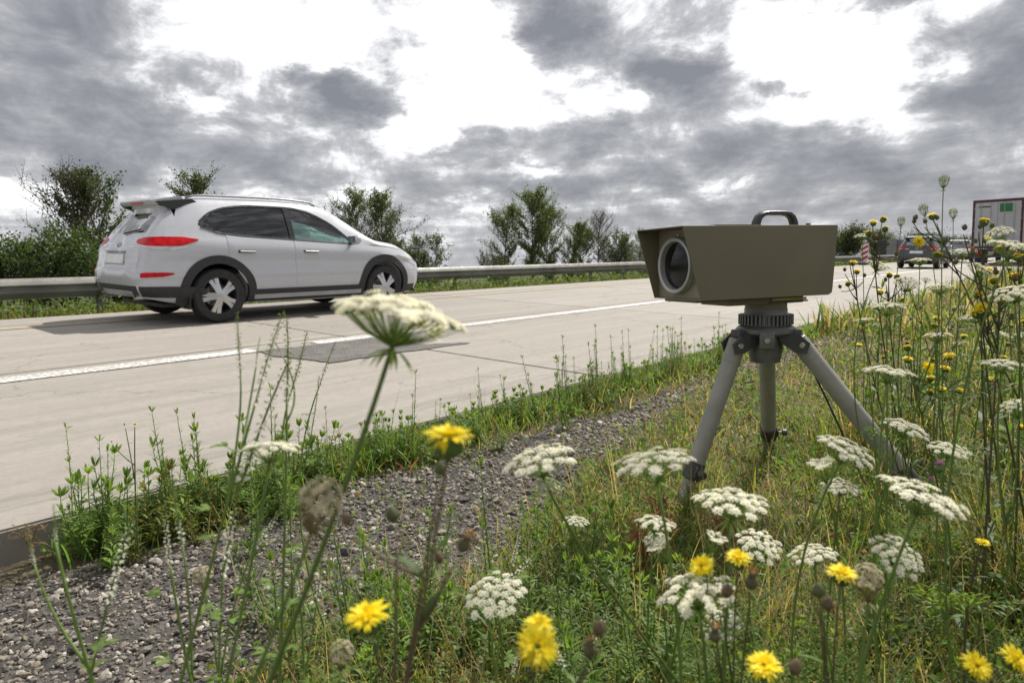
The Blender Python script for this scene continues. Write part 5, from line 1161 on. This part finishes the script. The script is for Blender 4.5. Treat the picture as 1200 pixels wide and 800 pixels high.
# ---- white sweet clover on the left
melilot('sweet clover with two tall green spikes leaning over the road', [(300, 470, 335, 366, True), (282, 440, 278, 366, True), (285, 560, 343, 425, False), (300, 430, 306, 395, True)], .82, via=(240, 700, .82), fork=.72)
melilot('sweet clover with narrow green spikes standing over the asphalt patch', [(336, 470, 332, 370, True), (337, 472, 357, 388, True), (333, 420, 318, 392, True)], .95, via=(330, 640, .95), fork=.75)
melilot('sweet clover with a curved white spike above the gravel', [(128, 700, 165, 590, False)], .85, via=(110, 790, .86), fork=.6, leafn=5)
melilot('sweet clover with a short white spike among the edge weeds', [(199, 660, 195, 590, False), (214, 640, 200, 560, True)], .85, via=(230, 800, .86), leafn=8)
melilot('sweet clover with a slim white spike near the clover stems', [(262, 670, 280, 575, False), (300, 640, 330, 590, False)], .9, via=(262, 800, .9), leafn=8)
melilot('sweet clover with a thick bent green stem at the gravel corner', [(65, 635, 62, 590, True), (40, 660, 27, 614, True)], .70, via=(112, 770, .72), leafn=6)
melilot('sweet clover with low spikes beside the faded umbel', [(352, 705, 343, 655, False), (372, 700, 380, 640, True)], .95, via=(352, 810, .95), leafn=10)
melilot('thin sweet clover with tiny white florets over the weeds', [(375, 450, 395, 400, True), (366, 500, 372, 440, False)], 1.6, off=(0.02, .02), leafn=10)
melilot('sweet clover spreading small white florets near the lacy umbel', [(600, 660, 612, 610, False), (560, 665, 545, 620, True), (585, 690, 640, 640, False)], 1.15, leafn=14)
melilot('low sweet clover with pale spikes at the bottom of the grass', [(660, 780, 640, 720, False), (600, 790, 612, 745, False), (690, 760, 720, 700, False)], 1.0, leafn=14)

# ---- purple thistle
def thistle():
    P = at(1101, 553, 1.75); B = ground_base(P, None, (.03, .02)); root = thing('thistle', 'small purple thistle flower beside the right tripod leg', 'wildflower', tuple(B)); g = Geo(); lf = Geo(); p = bez(np.zeros(3), np.array([.02, 0, .2]), P - B, 10); g.tube(p, .003, 6, GREEN * .8); lance_leaves(lf, p, 12, .09, .02, 5, DGREEN); g.build('stem', 'stemgreen', root, True); lf.build('leaves', 'leaf', root)
    b = Geo(); z = np.linspace(0, 1, 7); b.tube(np.stack([0 * z, 0 * z, z * .018], -1), np.array([.003, .008, .010, .0105, .009, .007, .006]), 10, DGREEN * 1.3); r = np.random.default_rng(3); n = 90; a = r.random(n) * 6.28; e = r.uniform(.5, 1.5, n); b2 = Geo(); b2.leaves(np.tile([0, 0, .015], (n, 1)), np.stack([np.cos(a) * np.cos(e), np.sin(a) * np.cos(e), np.sin(e)], -1), r.normal(size=(n, 3)), .014, .0022, np.array([.42, .12, .36]) * r.uniform(.7, 1.3, (n, 1)), .1, .1, 2)
    for q, s in ((P - B, 1.1), (P - B + np.array([-.018, -.01, -.03]), .6)):
        f = place('flower_head', b.mesh('involucre', 'stemgreen', True), root, q, (0, 0, 1), 0, s); link('petals', b2.mesh('petals', 'petal'), f)
thistle()
# ---- dried curled weed at the slab edge
def dry_weed(label, x, y, H, seed, col):
    r = np.random.default_rng(seed); root = thing('dry_weed', label, 'weed', (x, y, float(gz(x, y)))); g = Geo(); lf = Geo()
    for i in range(5):
        a = r.random() * 6.28; T = np.array([math.cos(a) * H * .35, math.sin(a) * H * .35, H * r.uniform(.6, 1.0)]); p = bez(np.zeros(3), np.array([0, 0, H * .8]), T, 9); p[-2:, 2] -= H * np.array([.04, .12]); g.tube(p, np.linspace(.002, .0008, 9), 4, col); lance_leaves(lf, p, 8, H * .22, H * .035, seed * 7 + i, col * 1.2, .2, .3, 1.0)
    g.build('stem', 'stemgreen', root, True); lf.build('leaves', 'leaf', root)
dry_weed('dried brown curled weed growing at the bare slab edge', -2.78, .63, .22, 3, np.array([.20, .12, .06]))
dry_weed('rusty dried dock stalk below the near left tripod leg', -1.12, 2.05, .34, 4, np.array([.24, .085, .035]))
dry_weed('rusty dried stalk between the small umbels and the tripod foot', -1.0, 1.75, .32, 5, np.array([.24, .085, .035]))
dry_weed('rust brown seed stalk in front of the tripod', -.85, 2.0, .30, 6, np.array([.22, .09, .04]))
# dark bit of timber lying in the gravel
tb = Geo(); tb.tube([[0, 0, 0], [.05, .03, .006], [.11, .05, .002]], [.008, .013, .006], 6, (.06, .055, .05)); o = tb.build('wood_scrap', 'stone'); p = at(548, 652, 2.15); o.location = (p[0], p[1], float(gz(p[0], p[1])) + .01); tag(o, 'dark splinter of timber lying on the gravel', 'scrap')

# ---- leafy weeds crowding the slab edge
GE = 'leafy weeds along the concrete edge'
LE = ['narrow-leaved green weed growing against the concrete slab edge', 'tall slim-leaved green weed growing against the concrete slab edge', 'broad-leaved green weed growing against the concrete slab edge', 'tallest feathery green weed growing against the concrete slab edge', 'low broad-leaved green weed at the foot of the slab edge', 'bushy bright green weed growing against the concrete slab edge', 'yellowish small weed growing against the concrete slab edge']
def edge_weeds():
    r = np.random.default_rng(21)
    for i in range(230):
        y = .78 + 7.2 * r.random() ** 1.25; x = -2.86 + abs(r.normal(0, .15)) * (1.3 if y < 2 else 1.0); dens = np.interp(y, [.78, 1.0, 2.0, 2.4, 3.0, 3.6, 8], [.4, 1, 1, .8, .9, 1, .8])
        if r.random() > dens: continue
        v = int(r.integers(0, 7)); s = r.uniform(.6, 1.2) * np.interp(y, [.8, 1.6, 2.3, 3.2, 8], [1.2, 1.2, .85, 1.0, 1.0]); herb(LE[v] + (' beside the bare gravel' if y < 2.2 else ' behind the gravel strip' if y < 3.6 else ' towards the tripod' if y < 5 else ' beyond the tripod'), x, y, v, s, GE)
edge_weeds()
KIND = {0: 'narrow-leaved green weed', 1: 'slim-leaved green weed', 2: 'broad-leaved green weed', 3: 'tall feathery green weed', 4: 'low broad-leaved green weed', 5: 'bushy bright green weed', 6: 'yellowish green weed'}
def hides_tripod(az, d): return math.radians(-33) < az < math.radians(-6.0) and d < 3.3      # the ground round the legs is trodden down
def zone(x, y):
    if x < -1.35: return 'beside the bare gravel' if y < 3.6 else 'behind the tripod near the road'
    if math.hypot(x + .95, y - 2.93) < .50: return 'under the tripod between its legs'
    if y > 3.5 and x < -.3: return 'in the dry grass behind the tripod'
    if y > 2.6: return 'beyond the right tripod leg'
    return 'among the umbels in front of the tripod'
def verge_weeds():
    r = np.random.default_rng(22); k = 0
    while k < 150:
        az = math.radians(r.uniform(-62, 6)); d = 1.5 * (9 / 1.5) ** r.random(); x, y = d * math.sin(az), d * math.cos(az)
        if x < -1.75 or gravel_mask(x, y) > .4: continue
        v = int(r.choice([0, 2, 4, 5, 6])); herb(KIND[v] + ' ' + zone(x, y), x, y, v, r.uniform(.45, .95) * (.6 if hides_tripod(az, d) and d > 1.9 else 1), 'leafy weeds in the verge', 'verge_weed'); k += 1
verge_weeds()
def near_weeds():
    r = np.random.default_rng(24)
    for i in range(34):
        px, py = r.uniform(300, 800), r.uniform(690, 880); k = at(px, py, 1.0) - CAM; t = (-.1 - CAM[2]) / k[2]; x, y = (CAM + k * t)[:2]; v = int(r.choice([0, 2, 3, 5, 6])); herb(KIND[v] + ' rising at the meadow side of the gravel', x, y, v, r.uniform(.7, 1.25), 'weeds at the meadow side of the gravel', 'meadow_weed')
near_weeds()
# ---- more umbels and stalks filling the thicket towards the right
def thicket():
    r = np.random.default_rng(31); k = 0
    while k < 72:
        az = math.radians(r.uniform(-24, 8)); d = r.uniform(2.2, 9.5); x, y = d * math.sin(az), d * math.cos(az)
        if x < -1.15 + .06 * d or hides_tripod(az, d): continue
        B = np.array([x, y, float(gz(x, y)) - .01]); h = r.uniform(.45, .95) + .25 * max(x + .3, 0); ax = norm(np.array([r.normal(0, .15), r.normal(0, .15), 1])); T = B + np.array([r.normal(0, .18), r.normal(0, .18), h]); R = r.uniform(.028, .045); kd = str(r.choice(['open', 'dome', 'far', 'nest'], p=[.3, .15, .45, .1]))
        root = thing('wild_carrot', {'open': 'flat white', 'dome': 'domed white', 'far': 'sparse white', 'nest': 'closed green'}[kd] + ' umbel of wild carrot ' + zone(x, y), 'wildflower', tuple(B), group='wild carrots in the thicket'); pts = stem_path(B, T, ax) - B; g = Geo(); g.tube(pts, np.linspace(.0026, .0016, len(pts)), 5, GREEN * .8); g.build('stem', 'stemgreen', root, True)
        M_ = UMB[kd]; rm, fm = M_[r.integers(len(M_))]; u = place('umbel', rm, root, pts[-1], ax, r.random() * 6, R / .045); link('florets', fm, u)
        for i in range(2): o = place('leaf', FEATHER[r.integers(3)], root, pts[int(r.uniform(2, 8))], None, s=r.uniform(.7, 1.2)); o.rotation_euler = (0, r.uniform(-.8, -.2), r.random() * 6.28)
        k += 1
    k = 0
    while k < 46:
        az = math.radians(r.uniform(-23, 8)); d = r.uniform(2.2, 8.5); x, y = d * math.sin(az), d * math.cos(az)
        if x < -1.0 + .05 * d or hides_tripod(az, d): continue
        B = np.array([x, y, float(gz(x, y)) - .01]); h = r.uniform(.5, 1.05) + .2 * max(x + .3, 0); root = thing('yellow_oxtongue', ('tall ' if h > .8 else 'short ') + 'yellow oxtongue with branching dark stalk ' + zone(x, y), 'wildflower', tuple(B), group='yellow oxtongues in the thicket'); g = Geo(); lf = Geo(); col = np.array([.085, .08, .04])
        main = bez(np.zeros(3), np.array([r.normal(0, .16), r.normal(0, .16), h * .5]), np.array([r.normal(0, .20), r.normal(0, .20), h]), 16); g.tube(main, np.linspace(.0036, .0014, 16), 5, col); lance_leaves(lf, main, 16, .09, .016, int(r.integers(9999)), DGREEN * 1.1, .5); head(root, main[-1], norm(np.array([r.normal(0, .2), r.normal(0, .2), 1])), 'open', r.uniform(.8, 1.1))
        for i in range(r.integers(3, 7)):
            j = int(r.uniform(8, 14)); e = main[j] + np.array([r.normal(0, .06), r.normal(0, .06), r.uniform(.05, .14)]); br = bez(main[j], main[j] * .4 + e * .6 - [0, 0, .02], e, 6); g.tube(br, np.linspace(.002, .0012, 6), 4, col); head(root, e, norm(np.array([r.normal(0, .3), r.normal(0, .3), 1])), r.choice(['open', 'bud', 'old'], p=[.45, .35, .2]), r.uniform(.75, 1.05))
        g.build('stem', 'stemgreen', root, True); lf.build('leaves', 'leaf', root); k += 1
thicket()
def tall_weeds():
    r = np.random.default_rng(33); k = 0
    while k < 85:
        az = math.radians(r.uniform(-30, 10)); d = r.uniform(2.0, 8.0); x, y = d * math.sin(az), d * math.cos(az)
        if x < -1.05 + .04 * d or math.hypot(x + .95, y - 2.93) < .55 or hides_tripod(az, d): continue
        v = int(r.choice([1, 3, 3, 5, 0, 6])); o = herb(KIND[v] + ' standing waist high ' + zone(x, y), x, y, v, r.uniform(1.2, 2.1), 'tall weeds in the thicket', 'tall_weed'); k += 1
tall_weeds()
def dry_stalks():
    r = np.random.default_rng(34); k = 0
    while k < 40:
        az = math.radians(r.uniform(-34, 10)); d = r.uniform(1.6, 6.0); x, y = d * math.sin(az), d * math.cos(az)
        if x < -1.0 + .05 * d or math.hypot(x + .95, y - 2.93) < .5 or hides_tripod(az, d): continue
        root = thing('dry_stalk', 'pale dry branching stalk arching ' + zone(x, y), 'weed', (x, y, float(gz(x, y)) - .01), group='dry stalks in the thicket'); g = Geo(); h = r.uniform(.35, .95); T = np.array([r.normal(0, .25), r.normal(0, .25), h]); col = np.array([.36, .30, .20]) * r.uniform(.6, 1.2)
        m = bez(np.zeros(3), np.array([T[0] * .1, T[1] * .1, h * .9]), T, 12); g.tube(m, np.linspace(.0022, .0008, 12), 4, col)
        for i in range(5):
            j = int(r.uniform(4, 11)); e = m[j] + np.array([r.normal(0, .07), r.normal(0, .07), r.uniform(-.01, .08)]); g.tube(bez(m[j], (m[j] + e) / 2 + [0, 0, .03], e, 6), [.0011] * 5 + [.0006], 3, col); n = 5; g.leaves(np.repeat(e[None], n, 0), r.normal(size=(n, 3)), r.normal(size=(n, 3)), .012, .004, col * 1.2, .2, .1, 1)
        g.build('stem', 'stemgreen', root, True); k += 1
dry_stalks()

# ---- ground cover nobody could count
def verge_points(n, seed, rmin=.75, rmax=16, az=(-66, 26), keep_gravel=.06, xmin=-2.84):
    r = np.random.default_rng(seed); a = np.radians(r.uniform(*az, n)); d = rmin * (rmax / rmin) ** (r.random(n) ** .92); x, y = d * np.sin(a), d * np.cos(a)
    k = (x > xmin) & (r.random(n) > gravel_mask(x, y) * (1 - keep_gravel)); clump = .5 + .5 * vnoise(x * 5.3, y * 4.9, seed); k &= r.random(n) < np.clip(.10 + 1.1 * clump, 0, 1)
    return x[k], y[k], d[k], r
def build_verge_cover():
    x, y, d, r = verge_points(95000, 41); n = len(x); lush = np.clip(.55 + .9 * vnoise(x * 1.3, y * 1.1, 8) + .35 * (x + .6), 0, 1)
    H_ = r.uniform(.03, .15, n) * (.6 + .9 * lush); c = (GREEN * .9)[None] * r.uniform(.55, 1.4, (n, 1)) * (.8 + .3 * lush[:, None]); c[:, 0] *= r.uniform(.7, 1.5, n)
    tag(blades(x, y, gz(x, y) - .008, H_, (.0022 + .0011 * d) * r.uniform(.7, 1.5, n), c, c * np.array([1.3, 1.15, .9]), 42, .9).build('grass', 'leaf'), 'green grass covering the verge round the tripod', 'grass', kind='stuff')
    x, y, d, r = verge_points(60000, 43, keep_gravel=.03); n = len(x); c = STRAW[None] * r.uniform(.45, 1.25, (n, 1)); c[:, 2] *= r.uniform(.7, 1.2, n)
    tag(blades(x, y, gz(x, y) - .008, r.uniform(.04, .17, n), (.0013 + .0008 * d) * r.uniform(.7, 1.4, n), c, c * 1.1, 44, 1.3).build('dry_grass', 'leaf'), 'dry straw-coloured grass mixed through the verge', 'grass', kind='stuff')
    x, y, d, r = verge_points(120000, 45); n = len(x); z = gz(x, y) + r.random(n) ** 1.6 * .13; c = (DGREEN * 1.5)[None] * r.uniform(.5, 1.7, (n, 1)); c[:, 0] *= r.uniform(.7, 1.6, n); red = r.random(n) < .03; c[red] = np.array([.26, .09, .04])
    g = Geo(); g.leaves(np.stack([x, y, z], -1), norm(r.normal(size=(n, 3)) + [0, 0, .45]), norm(r.normal(size=(n, 3)) + [0, 0, 1.2]), (.016 + .004 * d) * r.uniform(.5, 1.5, n), (.006 + .002 * d) * r.uniform(.6, 1.4, n), c, .25, .12, 2, 'oval')
    tag(g.build('ground_herbs', 'leaf'), 'low broad-leaved herbs carpeting the verge', 'ground cover', kind='stuff')
    # thin seed stalks
    x, y, d, r = verge_points(5500, 47, rmin=1.2, keep_gravel=.01); n = len(x); c = np.array([.40, .31, .17])[None] * r.uniform(.6, 1.2, (n, 1)); Hh = r.uniform(.16, .48, n); a = r.random(n) * 6.28; dv = np.stack([np.cos(a) * .35, np.sin(a) * .35, np.ones(n)], -1); b = np.stack([x, y, gz(x, y)], -1); nn = np.stack([-np.cos(a), -np.sin(a), 0 * a], -1); g = Geo(); cu = r.uniform(0, .5, n)
    g.leaves(b, dv, nn, Hh, .0010 + .0005 * d, c, cu, .1, 3, 'blade'); dn = norm(dv); tip = b + dn * (Hh * (1 - .15 * cu))[:, None] - norm(nn - np.sum(nn * dn, -1, keepdims=True) * dn) * (Hh * cu)[:, None]
    for s in range(4): g.leaves(tip - dn * .008 * s, norm(dn + r.normal(0, .45, (n, 3)) - nn * -.3), r.normal(size=(n, 3)), .009, .0024, c * .9, .1, .1, 1)
    tag(g.build('seed_stalks', 'leaf'), 'thin dry grass stalks with seed heads standing over the verge', 'grass', kind='stuff')
    # bright short grass at the slab edge
    r = np.random.default_rng(51); n = 16000; y = .7 + 9 * r.random(n) ** 1.4; x = -2.93 + np.abs(r.normal(0, .14, n)); c = (GREEN * 1.05)[None] * r.uniform(.6, 1.4, (n, 1)); c[:, 0] *= r.uniform(.7, 1.3, n); rd = r.random(n) < .04; c[rd] = np.array([.30, .08, .04]); dd = np.hypot(x, y)
    k = r.random(n) < np.interp(y, [.7, 1.0, 12], [.15, 1, 1]) * (.35 + .65 * (vnoise(x * 2, y * 5, 4) > -.35)); x, y, c, dd = x[k], y[k], c[k], dd[k]; n = len(x)
    tag(blades(x, y, gz(x, y) - .005, r.uniform(.05, .20, n), (.003 + .001 * dd) * r.uniform(.7, 1.4, n), c, c * 1.3, 52, .8).build('edge_grass', 'leaf'), 'bright green grass lining the concrete slab edge', 'grass', kind='stuff')
    # coarse growth further along the verge
    r = np.random.default_rng(61); n = 14000; y = 9 + 70 * r.random(n) ** 1.5; x = -2.8 + 9 * r.random(n) ** 1.3; c = np.where(r.random((n, 1)) < .5, GREEN * .8, STRAW * .75) * r.uniform(.6, 1.3, (n, 1))
    tag(blades(x, y, gz(x, y), r.uniform(.2, .55, n), r.uniform(.015, .04, n), c, c * 1.2, 62, .6).build('far_grass', 'leaf'), 'tall rough grass further along the road verge', 'grass', kind='stuff')
build_verge_cover()
def undergrowth():
    r = np.random.default_rng(71); n = 60000; a = np.radians(r.uniform(-27, 14, n)); d = 2.2 * (11 / 2.2) ** r.random(n); x, y = d * np.sin(a), d * np.cos(a)
    k = (x > -1.25 + .05 * d) & (np.hypot(x + .95, y - 2.93) > .6) & ((d > 3.25) | (a > math.radians(-5.5))) & (r.random(n) < .35 + .6 * vnoise(x * 3.3, y * 2.7, 6)); x, y, d = x[k], y[k], d[k]; n = len(x); dry = r.random(n) < .42
    c = np.where(dry[:, None], STRAW * .85, GREEN * .8) * r.uniform(.5, 1.3, (n, 1)); c[:, 0] *= r.uniform(.8, 1.2, n)
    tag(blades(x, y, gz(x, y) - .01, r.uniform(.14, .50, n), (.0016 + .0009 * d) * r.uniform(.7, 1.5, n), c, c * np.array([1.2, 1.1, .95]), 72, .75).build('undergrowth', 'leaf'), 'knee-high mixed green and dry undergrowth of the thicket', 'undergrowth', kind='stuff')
    n = 26000; a = np.radians(r.uniform(-27, 14, n)); d = 2.2 * (10 / 2.2) ** r.random(n); x, y = d * np.sin(a), d * np.cos(a); k = (x > -1.2 + .05 * d) & (np.hypot(x + .95, y - 2.93) > .6) & ((d > 3.25) | (a > math.radians(-5.5))) & (r.random(n) < .3 + .7 * vnoise(x * 4.1, y * 3.7, 9)); x, y, d = x[k], y[k], d[k]; n = len(x)
    c = (DGREEN * 1.25)[None] * r.uniform(.5, 1.7, (n, 1)); c[:, 0] *= r.uniform(.7, 1.5, n); g = Geo(); g.leaves(np.stack([x, y, gz(x, y) + r.random(n) ** 1.4 * .42], -1), norm(r.normal(size=(n, 3)) + [0, 0, .5]), norm(r.normal(size=(n, 3)) + [0, 0, 1]), (.02 + .005 * d) * r.uniform(.5, 1.4, n), (.006 + .0018 * d) * r.uniform(.6, 1.3, n), c, .3, .12, 2)
    tag(g.build('undergrowth_leaves', 'leaf'), 'leafy green undergrowth filling the thicket between the flower stalks', 'undergrowth', kind='stuff')
undergrowth()
